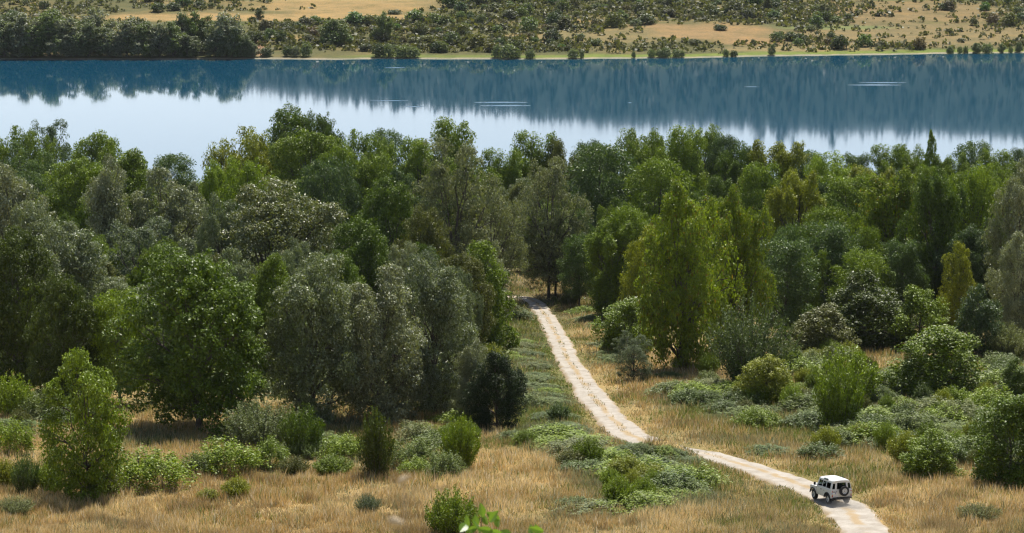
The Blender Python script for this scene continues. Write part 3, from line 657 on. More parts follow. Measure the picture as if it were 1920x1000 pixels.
BACK = [
 # skyline trees along the near shore: kind, px, distance, top row, width, colour, label
 ('poplar', 40, 455, 240, 75, 'green', 'green tree at the far left of the lake skyline'),
 ('airy', 92, 470, 226, 100, 'teal', 'dark grey domed tree standing above the left lake skyline'),
 ('airy', 55, 410, 268, 130, 'blue', 'low blue green tree under the dark grey domed tree'),
 ('oak', 180, 440, 250, 110, 'green', 'light green tree on the skyline right of the dark grey dome'),
 ('oak', 240, 405, 282, 150, 'green', 'broad yellow green tree below the left end of open water'),
 ('oak', 150, 380, 300, 140, 'green', 'green tree in front of the left skyline trees'),
 ('feathery', 318, 460, 290, 100, 'blue', 'feathery green tree at the lowest dip of the skyline'),
 ('poplar', 405, 400, 308, 80, 'bright', 'bright green tree at the right end of the skyline dip'),
 ('poplar', 468, 430, 243, 100, 'lime', 'light green poplar stepping up towards the tallest skyline tree'),
 ('oak', 545, 480, 204, 130, 'oak', 'tallest round crowned tree on the lake skyline'),
 ('oak', 606, 470, 214, 80, 'oak', 'round tree leaning on the right of the tallest skyline tree'),
 ('oak', 575, 420, 250, 150, 'green', 'broad green tree under the tallest skyline tree'),
 ('feathery', 610, 375, 300, 120, 'teal', 'dark blue green tree left of the rich green round tree'),
 ('poplar', 678, 460, 246, 75, 'green', 'green skyline tree right of the tallest group'),
 ('feathery', 722, 475, 244, 85, 'blue', 'feathery blue green skyline tree left of centre'),
 ('oak', 690, 400, 290, 120, 'green', 'green tree filling the wood under the feathery skyline tree'),
 ('poplar', 845, 455, 225, 110, 'green', 'double topped green tree on the skyline behind the speckled grey poplar'),
 ('poplar', 780, 440, 262, 100, 'green', 'green tree left of the double topped skyline tree'),
 ('oak', 750, 385, 320, 100, 'teal', 'shaded tree left of the speckled grey poplar'),
 ('poplar', 935, 450, 280, 80, 'green', 'green tree in the small skyline dip right of the speckled poplar'),
 ('poplar', 1000, 465, 248, 90, 'green', 'grey green skyline tree behind the pale grey domed tree'),
 ('poplar', 1045, 460, 262, 60, 'olive', 'olive skyline tree right behind the pale grey domed tree'),
 ('feathery', 1105, 465, 268, 90, 'blue', 'low feathery skyline tree right of centre'),
 ('poplar', 1195, 460, 243, 85, 'green', 'tall pointed green skyline tree above the blue green feathery tree'),
 ('poplar', 1238, 470, 250, 60, 'oak', 'dark narrow skyline tree right of the tall pointed one'),
 ('poplar', 1285, 455, 240, 85, 'bright', 'light green skyline tree above the tall yellow poplars'),
 ('poplar', 1325, 475, 237, 70, 'green', 'highest skyline tree right of centre'),
 ('feathery', 1362, 468, 255, 75, 'teal', 'dark feathery skyline tree right of the highest one'),
 ('feathery', 1240, 400, 300, 130, 'green', 'green tree left behind the tall yellow poplars'),
 ('poplar', 1395, 460, 268, 60, 'oak', 'dark pointed skyline tree beside the dark feathery one'),
 ('poplar', 1452, 455, 264, 90, 'lime', 'light pointed skyline tree above the slender poplar'),
 ('feathery', 1510, 468, 284, 85, 'blue', 'low feathery skyline tree right of the light pointed one'),
 ('poplar', 1552, 440, 286, 80, 'bright', 'bright green skyline tree at the right hand dip'),
 ('feathery', 1607, 470, 290, 75, 'blue', 'umbrella shaped tree in the right hand skyline dip'),
 ('poplar', 1662, 462, 272, 70, 'green', 'pointed skyline tree left of the lone spire'),
 ('poplar', 1703, 468, 272, 60, 'green', 'small skyline tree touching the lone spire'),
 ('spire', 1748, 460, 249, 46, 'green', 'lone spire shaped tree rising above the right skyline'),
 ('feathery', 1830, 470, 266, 85, 'blue', 'dark umbrella shaped tree near the right end of the skyline'),
 ('poplar', 1790, 460, 290, 60, 'green', 'low tree between the lone spire and the dark umbrella tree'),
 ('poplar', 1875, 455, 282, 70, 'green', 'green skyline tree beside the right edge'),
 ('feathery', 1918, 460, 280, 70, 'teal', 'dark tree ending the skyline at the right edge'),
 ('feathery', 1430, 400, 310, 110, 'green', 'green tree behind the right one of the tall yellow poplars'),
 ('feathery', 1590, 400, 330, 130, 'green', 'mid green tree between slender poplar and tall yellow crowned tree'),
 ('feathery', 1555, 350, 390, 110, 'green', 'green tree under the mid green tree in the right hand wood'),
 ('poplar', 1640, 420, 315, 90, 'lime', 'yellowish tree left behind the tall yellow crowned tree'),
 ('poplar', 1790, 390, 325, 70, 'green', 'green tree between the dark upright tree and the vivid poplar'),
 ('poplar', 1870, 400, 310, 80, 'green', 'green tree behind the silver grey poplar at right'),
 ('feathery', 1180, 350, 390, 100, 'green', 'green tree above the fresh green tree by the road'),
 ('oak', 470, 385, 300, 110, 'bright', 'bright green tree left of the broad green skyline group'),
 ('oak', 630, 400, 280, 90, 'green', 'green tree right under the round skyline tree'),
]
for k, px, b, t, w, c, lab in TREES: plant(k, px, b, t, w, c, lab)
for k, px, d, t, w, c, lab in BACK: plant(k, px, -d, t, w*(1.4 if k == 'poplar' else 1.15), c, lab)

# the rest of the wood, seen between the crowns of the trees above
USED = {}
CUT = set('the a of with at in on to and by right left above beyond under one from between two behind beside below that its tall wide grey pale standing near nearest before big cut small dark against around green into rising leaning touching filling half lower upper'.split())
def unique_label(look, x, y, z, marks, k=14, img=False):
    """how it looks and which named neighbour it stands next to"""
    px, py = project(x, y, z)
    best = None
    for m in sorted(marks, key=lambda m: (m[0]-x)**2+(m[1]-y)**2)[:k]:
        qx, qy = project(m[0], m[1], float(gz(m[0], m[1])))
        if abs(px-qx) > 1.6*abs(py-qy): rel = 'left of' if px < qx else 'right of'
        else: rel = ('above' if img else 'behind') if py < qy else ('below' if img else 'in front of')
        ws = m[4].replace(',', ' ,').split(); cut = ws[:16-len(look.split())-len(rel.split())-1]
        if ',' in cut[3:]: cut = cut[:cut.index(',', 3)] if cut.index(',') >= 3 else cut
        while len(cut) > 3 and (cut[-1] in CUT or cut[-1] == ',') and len(cut) < len(ws): cut.pop()
        lab = f'{look} {rel} the '+' '.join(cut).replace(' ,', ',')
        best = best or lab
        if lab not in USED: break
    else: lab = best
    USED[lab] = 1; return lab
INFILL = []
def infill():
    r = np.random.default_rng(77); n = 0
    main = [p for p in PLACED]
    cand = [(x, y) for y in np.arange(262, 488, 7.5) for x in np.arange(-110, 110, 7.5)]
    r.shuffle(cand)
    sky_x = [0, 60, 130, 250, 330, 400, 470, 540, 640, 740, 850, 930, 1040, 1200, 1350, 1500, 1620, 1700, 1920]
    sky_y = [262, 250, 285, 300, 325, 330, 275, 240, 270, 290, 260, 305, 290, 275, 270, 305, 320, 300, 305]
    for x, y in cand:
        x += r.normal()*1.6; y += r.normal()*1.6
        z = float(gz(x, y)); px, py = project(x, y, z)
        if not -60 < px < 1980: continue
        if track_dist([x], [y])[0] < 9: continue
        left = px < 985-(py-560)*.15 if py < 640 else px < 940
        if left and y < 262+20*(px < 120): continue
        if left and px > 900 and y < 300: continue
        if not left and (y < 318 and px > 1440 or y < 345 and px <= 1440): continue
        if 965 < px < 1080 and y < 405: continue
        if any((x-a)**2+(y-b)**2 < (min(w, 9)*.42+1.6)**2 for a, b, w, h, _ in PLACED): continue
        ty = np.interp(px, sky_x, sky_y)+12; d = ray(px, ty); hm = CAM_H+d.z/d.y*y-z
        h = min(hm, 9+5.5*r.random())
        if h < 3.5: continue
        if left: kind, c, look = [('silver', 'greysilver', 'grey poplar'), ('oak', 'oak', 'dark green tree'), ('silver', 'silver', 'dull silver tree'), ('oak', 'olive', 'olive tree'), ('oak', 'green', 'mid green tree')][r.integers(5)]
        else: kind, c, look = [('feathery', 'blue', 'blue green feathery tree'), ('feathery', 'green', 'mid green feathery tree'), ('poplar', 'green', 'green upright tree'), ('poplar', 'oak', 'dark upright tree'), ('oak', 'teal', 'dark bluish tree')][r.integers(5)]
        INFILL.append((kind, x, y, z, min(h*.8, 5.5+3.5*r.random()), h, c, look, px))
    for kind, x, y, z, w, h, c, look, px in INFILL:
        grow(kind, Vector((x, y, z)), w, h, c, unique_label(look, x, y, z, main), 'trees crowded between the others in the wood')
infill()

# brambles and low bushes over the right hand scrub and along the track
def scrub():
    r = np.random.default_rng(8); main = list(PLACED)
    zones = [  # px range, py range, count
        (1340, 1560, 730, 805, 22), (1540, 1760, 735, 850, 34), (1740, 1920, 745, 880, 30), (1060, 1340, 845, 970, 24), (950, 1060, 600, 700, 18), (965, 1100, 700, 840, 22),
        (1085, 1190, 600, 690, 12), (1630, 1800, 680, 760, 12), (1470, 1640, 640, 730, 14), (1230, 1340, 690, 760, 8), (1380, 1500, 690, 760, 7), (1840, 1930, 650, 740, 9), (1300, 1560, 850, 890, 6),
        (430, 900, 800, 860, 18), (0, 130, 740, 830, 9), (900, 1000, 640, 720, 8)]
    for x0, x1, y0, y1, n in zones:
        for i in range(int(n*1.35)):
            px = x0+(x1-x0)*r.random(); py = y0+(y1-y0)*r.random()
            p = hit(px, py); w = 2.6+4.6*r.random(); h = (.7+1.4*r.random()**1.2)*(1.35 if px > 1340 else 1.1)
            td = track_dist([p.x], [p.y])[0]
            if td < 4.6: continue
            if td < 7.5: h = min(h, .8)
            w = min(w, max(1.8, (td-2.2)*1.5))
            grey = r.random() < .32
            kind = 'grey_bramble' if grey else 'bramble'; c = ['pale', 'palegrey', 'pale'][r.integers(3)] if grey else ['bright', 'thorn', 'pale', 'thorn'][r.integers(4)]
            look = {'pale': 'soft grey green' if grey else 'light green', 'palegrey': 'pale silvery', 'bright': 'bright green', 'thorn': 'mid green'}[c]+(' wide' if w > 4.9 else '')+' bramble mound'
            if r.random() < .30 and td > 8:
                kind, c, w, h = 'shrub', ['green', 'bright', 'lime', 'olive'][r.integers(4)], 1.8+1.9*r.random(), 1.5+1.6*r.random()
                look = {'green': 'mid green', 'bright': 'bright green', 'lime': 'yellow green', 'olive': 'olive'}[c]+' leafy little bush'
            grow(kind, p, w, h, c, unique_label(look, p.x, p.y, p.z, main, 10), 'bramble mounds and little bushes in the scrub')
scrub()

def undergrowth():
    """leafy undergrowth filling the wood between the stems"""
    r = np.random.default_rng(21); N = 170000; y = 238+r.random(N)**2.2*258; x = (r.random(N)*2100-90-960)/F*y*1.01; z = gz(x, y); px, py = project(x, y, z)
    hh = .3+2.8*smooth(.3, .7, fbm(x/4.5, y/4.5, 3)); td = track_dist(x, y)
    wood = np.where(px < 960, smooth(238, 250, y+10*(fbm(x/9, 2.2, 2)-.5)), smooth(318, 345, y+24*(fbm(x/12, 5.2, 2)-.5)))*smooth(6, 10, td)
    wood = wood*np.where((px > 960) & (px < 1095) & (y < 420), 0.0, 1.0)
    k = r.random(N) < wood; x, y, z, hh = x[k], y[k], z[k], hh[k]; n = len(x)
    P = np.stack([x, y, z+hh*(.3+.7*r.random(n)**.5)], 1)
    me = leaves('woodland_undergrowth', r, P, unit(r.normal(size=(n, 3))*.8+np.array([0, 0, .6])), .42*(.6+.8*r.random(n)), M_LEAF, .6)
    o = obj('woodland_undergrowth', me, None, (.085, .11, .025)); o['kind'] = 'stuff'; tag(o, 'green undergrowth filling the shade between the trunks of the wood', 'undergrowth')
undergrowth()

# ------------------------------------------------------------------ the far shore: wood, willows, single trees and scrub
FARWOOD = [(8, 106, 38, 60), (45, 106, 26, 75), (92, 105, 18, 70), (25, 92, 22, 60), (125, 106, 34, 62), (100, 92, 20, 66), (165, 106, 38, 60), (180, 96, 16, 62), (150, 92, 40, 40), (205, 106, 52, 50), (238, 106, 34, 64), (270, 106, 42, 56),
           (255, 94, 32, 50), (300, 107, 44, 52), (325, 106, 40, 50), (345, 98, 24, 48), (365, 98, 22, 40), (390, 99, 30, 40), (405, 107, 58, 44), (425, 105, 24, 62), (440, 107, 50, 36), (458, 107, 64, 34), (472, 107, 80, 26), (60, 107, 60, 50), (140, 107, 62, 44), (215, 107, 70, 40), (285, 107, 72, 40), (350, 107, 66, 46)]
C.update(fardark=(.105, .13, .062), fargrey=(.16, .175, .112), faroak=(.108, .142, .044), farwillow=(.15, .18, .085), farbush=(.068, .090, .038), farolive=(.115, .122, .052), fargreen=(.105, .155, .034))
ORD = 'first second third fourth fifth sixth seventh eighth ninth tenth eleventh twelfth thirteenth fourteenth fifteenth sixteenth'.split()
_row = lambda b, t: 'low front' if t > 48 else ('front' if b > 103 else 'back')
for i, (px, b, t, w) in enumerate(FARWOOD):
    c = ['fardark', 'fargrey', 'faroak'][i % 3] if i not in (8, 16) else 'fargreen'
    look = {'fardark': 'dark', 'fargrey': 'greyish', 'faroak': 'deep green', 'fargreen': 'bright green'}[c]
    k = sum(1 for a in FARWOOD if _row(a[1], a[2]) == _row(b, t) and a[0] < px)
    plant('far_tree', px, b, t, w*1.25, c, f'{look} tree, {ORD[k]} from left in the {_row(b, t)} row of the far wood', 'trees of the wood on the far shore')
FARONE = [
 ('far_tree', 720, 80, 22, 40, 'faroak', 'tall oval tree on the far slope above two shoreline willows'), ('far_bush', 705, 80, 58, 22, 'farbush', 'small dark tree at the left foot of the tall oval far tree'),
 ('far_tree', 625, 84, 36, 62, 'faroak', 'big round dark bush tree on the far slope left of the tall oval tree'), ('far_tree', 485, 37, 15, 20, 'farbush', 'lone small round tree on the tan field at top left'),
 ('far_bush', 528, 82, 56, 20, 'farbush', 'small dark pointed tree right of the far shore wood'), ('far_bush', 740, 27, 18, 26, 'farbush', 'dark bush at the top edge above the tall oval far tree'),
 ('far_bush', 325, 20, 4, 28, 'farbush', 'dark bush at the top left right of the wood'), ('far_bush', 150, 16, 8, 14, 'farbush', 'small dark bush at top left above the wood'), ('far_bush', 84, 16, 2, 22, 'farbush', 'dark bush at the top left edge of the hill'),
 ('far_bush', 372, 17, 3, 24, 'farbush', 'bushy dark tree on the top edge left of centre'), ('far_bush', 297, 22, 4, 26, 'farbush', 'dark round bush above the wood, top edge'), ('far_bush', 555, 106, 84, 20, 'fargrey', 'grey bush at the water right of the wood'),
 ('far_bush', 575, 106, 78, 20, 'farwillow', 'pale willow at the water right of the grey bush'), ('far_bush', 500, 106, 88, 26, 'farbush', 'dark bush at the water beside the bare red bank'), ('far_bush', 540, 106, 86, 18, 'farbush', 'dark low bush at the water left of the grey bush'),
 ('far_bush', 453, 107, 80, 30, 'fargrey', 'rounded grey shrub at the right foot of the wood'), ('far_bush', 710, 107, 83, 24, 'farbush', 'dark willow at the shore below the tall oval tree'),
 ('far_bush', 728, 108, 83, 24, 'farwillow', 'pale willow at the shore below the tall oval tree'), ('far_bush', 755, 108, 84, 30, 'farwillow', 'pale wide willow, left one of the clump near the oval tree'), ('far_bush', 775, 108, 87, 26, 'farwillow', 'pale wide willow, right one of the clump near the oval tree'),
 ('far_bush', 932, 108, 84, 18, 'farwillow', 'pale upright willow at the left end of the middle shore clump'), ('far_bush', 953, 110, 84, 34, 'farwillow', 'largest pale willow of the middle shore clump'), ('far_bush', 968, 108, 88, 18, 'farwillow', 'pale willow at the right end of the middle shore clump'),
 ('far_bush', 994, 111, 92, 18, 'farwillow', 'single pale willow right of the middle shore clump'), ('far_bush', 1075, 110, 91, 22, 'farwillow', 'round pale willow on the green shore strip'), ('far_bush', 1091, 110, 94, 9, 'farwillow', 'tiny willow touching the round pale one'),
 ('far_bush', 1222, 108, 92, 14, 'farwillow', 'left willow of the five right of centre'), ('far_bush', 1238, 108, 92, 18, 'farwillow', 'second willow from the left of the five right of centre'), ('far_bush', 1249, 108, 90, 18, 'farwillow', 'tall middle willow of the five right of centre'),
 ('far_bush', 1268, 108, 93, 16, 'farwillow', 'fourth willow of the five right of centre'), ('far_bush', 1279, 108, 94, 10, 'farwillow', 'last small willow of the five right of centre'), ('far_bush', 1188, 109, 95, 8, 'farwillow', 'slim willow alone left of the five'),
 ('far_bush', 1361, 107, 92, 12, 'farwillow', 'small dark willow left of the lone ball tree'), ('far_bush', 1376, 107, 94, 14, 'farbush', 'low dark shrub left of the lone ball tree'), ('far_tree', 1448, 104, 82, 16, 'farwillow', 'lone ball shaped tree on the green shore strip'),
 ('far_bush', 1781, 102, 85, 14, 'farwillow', 'leftmost willow of the row at the far right shore'), ('far_bush', 1800, 101, 88, 10, 'farwillow', 'small second willow of the right shore row'), ('far_bush', 1810, 101, 86, 10, 'farwillow', 'small third willow of the right shore row'),
 ('far_tree', 1830, 101, 80, 22, 'farwillow', 'largest round willow of the right shore row'), ('far_bush', 1851, 101, 81, 20, 'farwillow', 'round willow right beside the largest of the shore row'), ('far_tree', 1878, 100, 80, 16, 'farwillow', 'ball shaped willow right of the gap in the shore row'),
 ('far_bush', 1895, 100, 88, 9, 'farwillow', 'small willow between two ball shaped ones at the right'), ('far_tree', 1911, 99, 79, 17, 'farwillow', 'last ball shaped willow at the right edge of the shore'),
 ('far_tree', 1545, 32, 4, 26, 'farolive', 'bushy olive tree on the upper right slope'), ('far_tree', 1440, 22, -8, 24, 'farolive', 'grey green tree at the top edge right of centre'), ('far_bush', 1557, 75, 60, 18, 'farbush', 'dark round bush low on the right slope'),
 ('far_bush', 1498, 80, 62, 24, 'farbush', 'dark bush left of the dark round one on the right slope'), ('far_tree', 1165, 42, 18, 26, 'fargreen', 'light green tree on the slope right of centre'), ('far_bush', 1046, 34, 17, 16, 'farbush', 'dark pointed tree on the slope at centre'),
 ('far_bush', 1412, 86, 74, 12, 'farbush', 'small dark bush at the foot of the red field'), ('far_bush', 1345, 56, 46, 14, 'farbush', 'round dark bush on the red field'), ('far_bush', 1352, 57, 46, 22, 'farbush', 'wide dark bush on the red field'),
]
_n0 = len(PLACED)
for k, px, b, t, w, c, lab in FARONE: plant(k, px, b, t, w, c, lab)

SCRUB_MESH = [p[1] for p in PROTO['far_bush']]
FARMARKS = []
def far_scrub():
    """single bushes that can be told apart on the far slope; the low scrub between them is one mass"""
    r = np.random.default_rng(4); n = 0; tries = 0; C_, N_, S_ = [], [], []
    def dens(px, py, x, y):
        d = .44+.95*(fbm(x/30, y/14, 3)-.5)
        for cx, cy, rx, ry, w in ((400, 33, 260, 10, -1), (640, 30, 180, 8, -1), (640, 8, 170, 22, -.55), (1350, 62, 125, 18, -.8), (1720, 66, 200, 20, -.45), (1700, 22, 180, 20, -.35), (1120, 68, 120, 16, -.3), (1480, 92, 140, 9, -.35),
                                  (860, 88, 260, 14, .6), (900, 50, 260, 18, .35), (620, 65, 180, 25, .5), (1250, 20, 260, 22, .4), (1480, 25, 160, 20, .4), (1650, 60, 180, 12, .2), (1600, 85, 200, 8, .2), (1150, 5, 300, 14, .5)):
            d = d+w*blob(px, py, cx, cy, rx, ry, .7)
        return np.clip(d, 0, 1)
    while n < 235 and tries < 30000:
        tries += 1; px = r.random()*1960-20; py = -12+114*r.random()**.9
        if px < 470 and py > 40: continue
        p = hit(px, max(py, -14))
        if p.y-float(shore_far(p.x)) < 8 or r.random() > dens(px, py, p.x, p.y)**1.5: continue
        w = 3.0+4.6*r.random()**1.6; h = w*(.5+.4*r.random()); k = r.integers(3); c = ['farbush', 'farolive', 'faroak'][k]
        e = obj('scrub_bush', SCRUB_MESH[r.integers(len(SCRUB_MESH))], None, tuple(q*(.8+.4*r.random()) for q in C[c]))
        e.location = p; e.scale = (w/10, w/10, h/10); e.rotation_euler = (0, 0, r.random()*6.28)
        look = ('small ' if w < 4.0 else ('large ' if w > 5.8 else ''))+["dark", "olive", "deep green"][k]+' bush'
        tag(e, unique_label(look, p.x, p.y, p.z, PLACED[_n0:_n0+len(FARONE)], 12, True), 'bush', 'bushes scattered over the dry far slope'); n += 1
    N = 15000; px = r.random(N)*2100-90; t = 4+200*r.random(N); y = 915+t; x = (px-960)/F*y; z = gz(x, y); px, py = project(x, y, z)
    ok = (r.random(N) < dens(px, py, x, y)*.95) & ~((px < 470) & (py > 45)) & (y-shore_far(x) > 4+5*vnoise(x/5, 1.1))
    x, y, z = x[ok], y[ok], z[ok]; M = len(x); rad = .6+2.0*r.random(M)**2.2; per = 12
    ph = r.random((M, per))*6.283; el = r.random((M, per))
    P = np.stack([x[:, None]+np.cos(ph)*rad[:, None]*np.sqrt(1-el**2)*(.5+.5*r.random((M, per))), y[:, None]+np.sin(ph)*rad[:, None]*np.sqrt(1-el**2)*(.5+.5*r.random((M, per))), z[:, None]+el*rad[:, None]*.95], -1).reshape(-1, 3)
    nr = unit(r.normal(size=P.shape)+np.array([0, 0, .5]))
    me = leaves('low_scrub', r, P, nr, np.repeat(rad*.85, per), M_FAR, .75)
    o = obj('low_scrub', me, None, (.100, .102, .043)); o['kind'] = 'stuff'; tag(o, 'low olive scrub covering the dry slope beyond the lake', 'scrub')
    # the wooded upper slope, only seen mirrored in the water
    N = 7500; px = r.random(N)*2800-440; y = 1170+350*r.random(N); px[:24] = np.repeat([1420, 1463, 1484, 1560, 1425, 1466], 4)+r.random(24)*5; y[:24] = 1400+20*r.random(24); x = (px-960)/F*y; z = gz(x, y); H = 2.2+3*r.random(N)**2; H[:24] = 9+3*r.random(24); per = 10
    el = r.random((N, per)); ph = r.random((N, per))*6.283; R = H[:, None]*.42*np.sqrt(np.clip(1-el, .02, 1))*(.6+.4*r.random((N, per)))
    P = np.stack([x[:, None]+np.cos(ph)*R, y[:, None]+np.sin(ph)*R, z[:, None]+el*H[:, None]], -1).reshape(-1, 3)
    me = leaves('hillside_wood', r, P, unit(r.normal(size=P.shape)+np.array([0, 0, .4])), np.repeat(np.minimum(H, 6)*.44, per), M_FAR, .8)
    o = obj('hillside_wood', me, None, (.018, .034, .019)); o['kind'] = 'stuff'; tag(o, 'dark wood on the upper far slope mirrored in the lake', 'wood')
far_scrub()

# ------------------------------------------------------------------ grass and weeds (nobody could count the blades)
def blades(name, n, pick, hrange, wid, colour_fn, label, cat, seed, lean=.35):
    r = np.random.default_rng(seed); X, Y = [], []; got = 0
    while got < n:
        m = 60000; y = 163+(r.random(m)**1.7)*(410-163); x = (r.random(m)*2060-70-960)/F*y*1.01
        z = gz(x, y); px, py = project(x, y, z); keep = r.random(m) < pick(x, y, px, py)
        k2 = track_dist(x, y); keep &= (k2 > 1.45+.8*vnoise(x*.7, y*.7)-.35*smooth(200, 320, y)) | ((k2 < .25+.3*vnoise(x*1.3, y*1.3+7)) & (r.random(m) < smooth(.40, .62, vnoise(x*.3+3, y*.16)*.7+vnoise(x*1.1, y*.7)*.3)*.35*smooth(196, 215, y)))
        X.append(x[keep]); Y.append(y[keep]); got += keep.sum()
    x = np.concatenate(X)[:n]; y = np.concatenate(Y)[:n]; z = gz(x, y)
    tuft = smooth(.25, .75, vnoise(x*.9, y*.9)*.55+vnoise(x*2.3+4, y*2.3)*.25+vnoise(x*.3+9, y*.3)*.25)
    h = (hrange[0]+(hrange[1]-hrange[0])*r.random(n))*(.28+1.0*tuft); td = track_dist(x, y); h *= .35+.65*smooth(1.6, 5, td)
    w = wid*(.6+.8*r.random(n))*(y/185)
    a = r.random(n)*6.283; l = lean*h*r.random(n)*1.6; b = r.random(n)*6.283
    base = np.stack([x, y, z-.03], 1); ax = np.stack([np.cos(a), np.sin(a), np.zeros(n)], 1)
    tip = base+np.stack([np.cos(b)*l, np.sin(b)*l, h], 1); 
    V = np.stack([base-ax*w[:, None]*.6, base+ax*w[:, None]*.6, tip], 1).reshape(-1, 3)
    L = np.arange(3*n); S = np.arange(n)*3
    me = np_mesh(name, V, L, S, M_GRASS)
    px, py = project(x, y, z); col = np.repeat(colour_fn(r, x, y, px, py), 3, 0)
    at = me.color_attributes.new('tint', 'FLOAT_COLOR', 'POINT'); at.data.foreach_set('color', np.concatenate([col, np.ones((len(col), 1))], 1).astype(np.float32).ravel())
    o = obj(name, me); o['kind'] = 'stuff'; tag(o, label, cat)
def grass_material():
    m, n, l, b = mat('grass_blades'); a = n.new('ShaderNodeVertexColor'); a.layer_name = 'tint'
    l.new(a.outputs[0], b.inputs['Base Color']); b.inputs['Roughness'].default_value = .6; b.inputs['Specular IOR Level'].default_value = .25
    tr = n.new('ShaderNodeBsdfTranslucent'); l.new(a.outputs[0], tr.inputs[0]); mx = n.new('ShaderNodeMixShader'); mx.inputs[0].default_value = .4
    l.new(b.outputs[0], mx.inputs[1]); l.new(tr.outputs[0], mx.inputs[2]); l.new(mx.outputs[0], n['Material Output'].inputs[0])
    return m
M_GRASS = grass_material()
def in_wood(px, py):                     # under the closed wood there is no grass worth drawing
    return ((px < 930) & (py < 760)) | ((px > 1200) & (py < 660)) | ((py < 575) & ((px < 955) | (px > 1115)))
def straw_pick(x, y, px, py): return np.where(in_wood(px, py), .02, (1-greenness(x, y, px, py)*.8)*(.35+.65*smooth(.3, .6, fbm(x/2.2, y/2.2, 2))))
def weed_pick(x, y, px, py): return np.where(in_wood(px, py), .02, np.clip(greenness(x, y, px, py)*1.25-.02, .18, 1))
def straw_col(r, x, y, px, py):
    n = len(x); t = (fbm(x/6, y/6, 3)*.6+vnoise(x*.9, y*.9)*.4)[:, None]; k = smooth(.35, .65, t)
    c = np.array([.70, .535, .26])*(1-k)+np.array([.49, .335, .13])*k
    c = c*(.7+.6*r.random((n, 1))); p = (r.random((n, 1)) < .15); c = np.where(p, np.array([.66, .58, .42]), c); dead = smooth(.62, .75, vnoise(x/3.1+50, y/3.1))[:, None]; c = c*(1-dead*.55)+np.array([.22, .15, .07])*dead*.55
    g = greenness(x, y, px, py)[:, None]*.35; return c*(1-g)+np.array([.22, .21, .07])*g
def weed_col(r, x, y, px, py):
    n = len(x); t = vnoise(x/4+5, y/4)[:, None]; k = smooth(.4, .7, t)
    c = np.array([.15, .19, .035])*(1-k)+np.array([.21, .225, .11])*k; c = c*(.6+.8*r.random((n, 1)))
    return np.where(r.random((n, 1)) < .12, np.array([.32, .25, .10]), c)
blades('dry_grass', 370000, straw_pick, (.35, .95), .045, straw_col, 'tall straw coloured dry grass over the field and road verges', 'grass', 1)
blades('green_weeds', 220000, weed_pick, (.25, .8), .065, weed_col, 'grey green weeds growing through the straw beside the road', 'weeds', 2, .8)

def air():
    """the faint summer haze over the lake"""
    m = bpy.data.materials.new('haze'); m.use_nodes = True; n = m.node_tree.nodes; n.remove(n['Principled BSDF'])
    v = n.new('ShaderNodeVolumePrincipled'); v.inputs['Color'].default_value = (.86, .92, 1, 1); v.inputs['Density'].default_value = .000022; v.inputs['Anisotropy'].default_value = 0
    m.node_tree.links.new(v.outputs[0], n['Material Output'].inputs['Volume'])
    x0, x1, y0, y1, z0, z1 = -6500, 6500, -400, 4200, -12, 190
    V = np.array([(x, y, z) for z in (z0, z1) for y in (y0, y1) for x in (x0, x1)], float)
    L = [0, 2, 3, 1, 4, 5, 7, 6, 0, 1, 5, 4, 1, 3, 7, 5, 3, 2, 6, 7, 2, 0, 4, 6]
    o = obj('haze', np_mesh('haze', V, L, np.arange(6)*4, m)); o['kind'] = 'stuff'; tag(o, 'thin bluish summer haze over the far shore', 'haze')
air()

# ------------------------------------------------------------------ the white off-roader on the track
def paint():
    m, n, l, b = mat('white_paint'); tc = n.new('ShaderNodeTexCoord'); ns = noise(n, l, 3, 5, tc.outputs['Object'], .7)
    sp = n.new('ShaderNodeSeparateXYZ'); l.new(tc.outputs['Object'], sp.inputs[0])
    low = n.new('ShaderNodeMapRange'); low.inputs[1].default_value = 1.25; low.inputs[2].default_value = .55; l.new(sp.outputs[2], low.inputs[0])
    f = math_(n, l, 'MULTIPLY', low.outputs[0], math_(n, l, 'ADD', .1, math_(n, l, 'MULTIPLY', ns.outputs[0], .5)))
    c = mixc(n, l, f, (.80, .80, .79), (.50, .44, .37)); l.new(c, b.inputs['Base Color'])       # road dust low on the panels
    b.inputs['Roughness'].default_value = .32; b.inputs['Coat Weight'].default_value = .3
    return m
def glass(): 
    m, n, l, b = mat('car_glass'); b.inputs['Base Color'].default_value = (.25, .30, .29, 1); b.inputs['Roughness'].default_value = .02
    b.inputs['Transmission Weight'].default_value = 1.0; b.inputs['IOR'].default_value = 1.03; b.inputs['Specular IOR Level'].default_value = .6
    return m
M_WHITE = paint(); M_GLASS = glass(); M_BLACK = simple('black_plastic', (.018, .018, .02), .55); M_TYRE = simple('tyre_rubber', (.022, .022, .024), .85)
M_RIM = simple('white_steel_rim', (.70, .70, .69), .4); M_DARK = simple('dark_cabin', (.03, .03, .032), .8); M_CHASSIS = simple('chassis_black', (.02, .019, .018), .8)
M_RED = simple('red_lens', (.45, .015, .012), .2); M_AMBER = simple('amber_lens', (.6, .2, .02), .2); M_PLATE = simple('plate_white', (.78, .79, .80), .4); M_PLATEBLUE = simple('plate_blue', (.02, .10, .45), .4)
M_CHROME = simple('dull_metal', (.45, .45, .45), .35, .8)

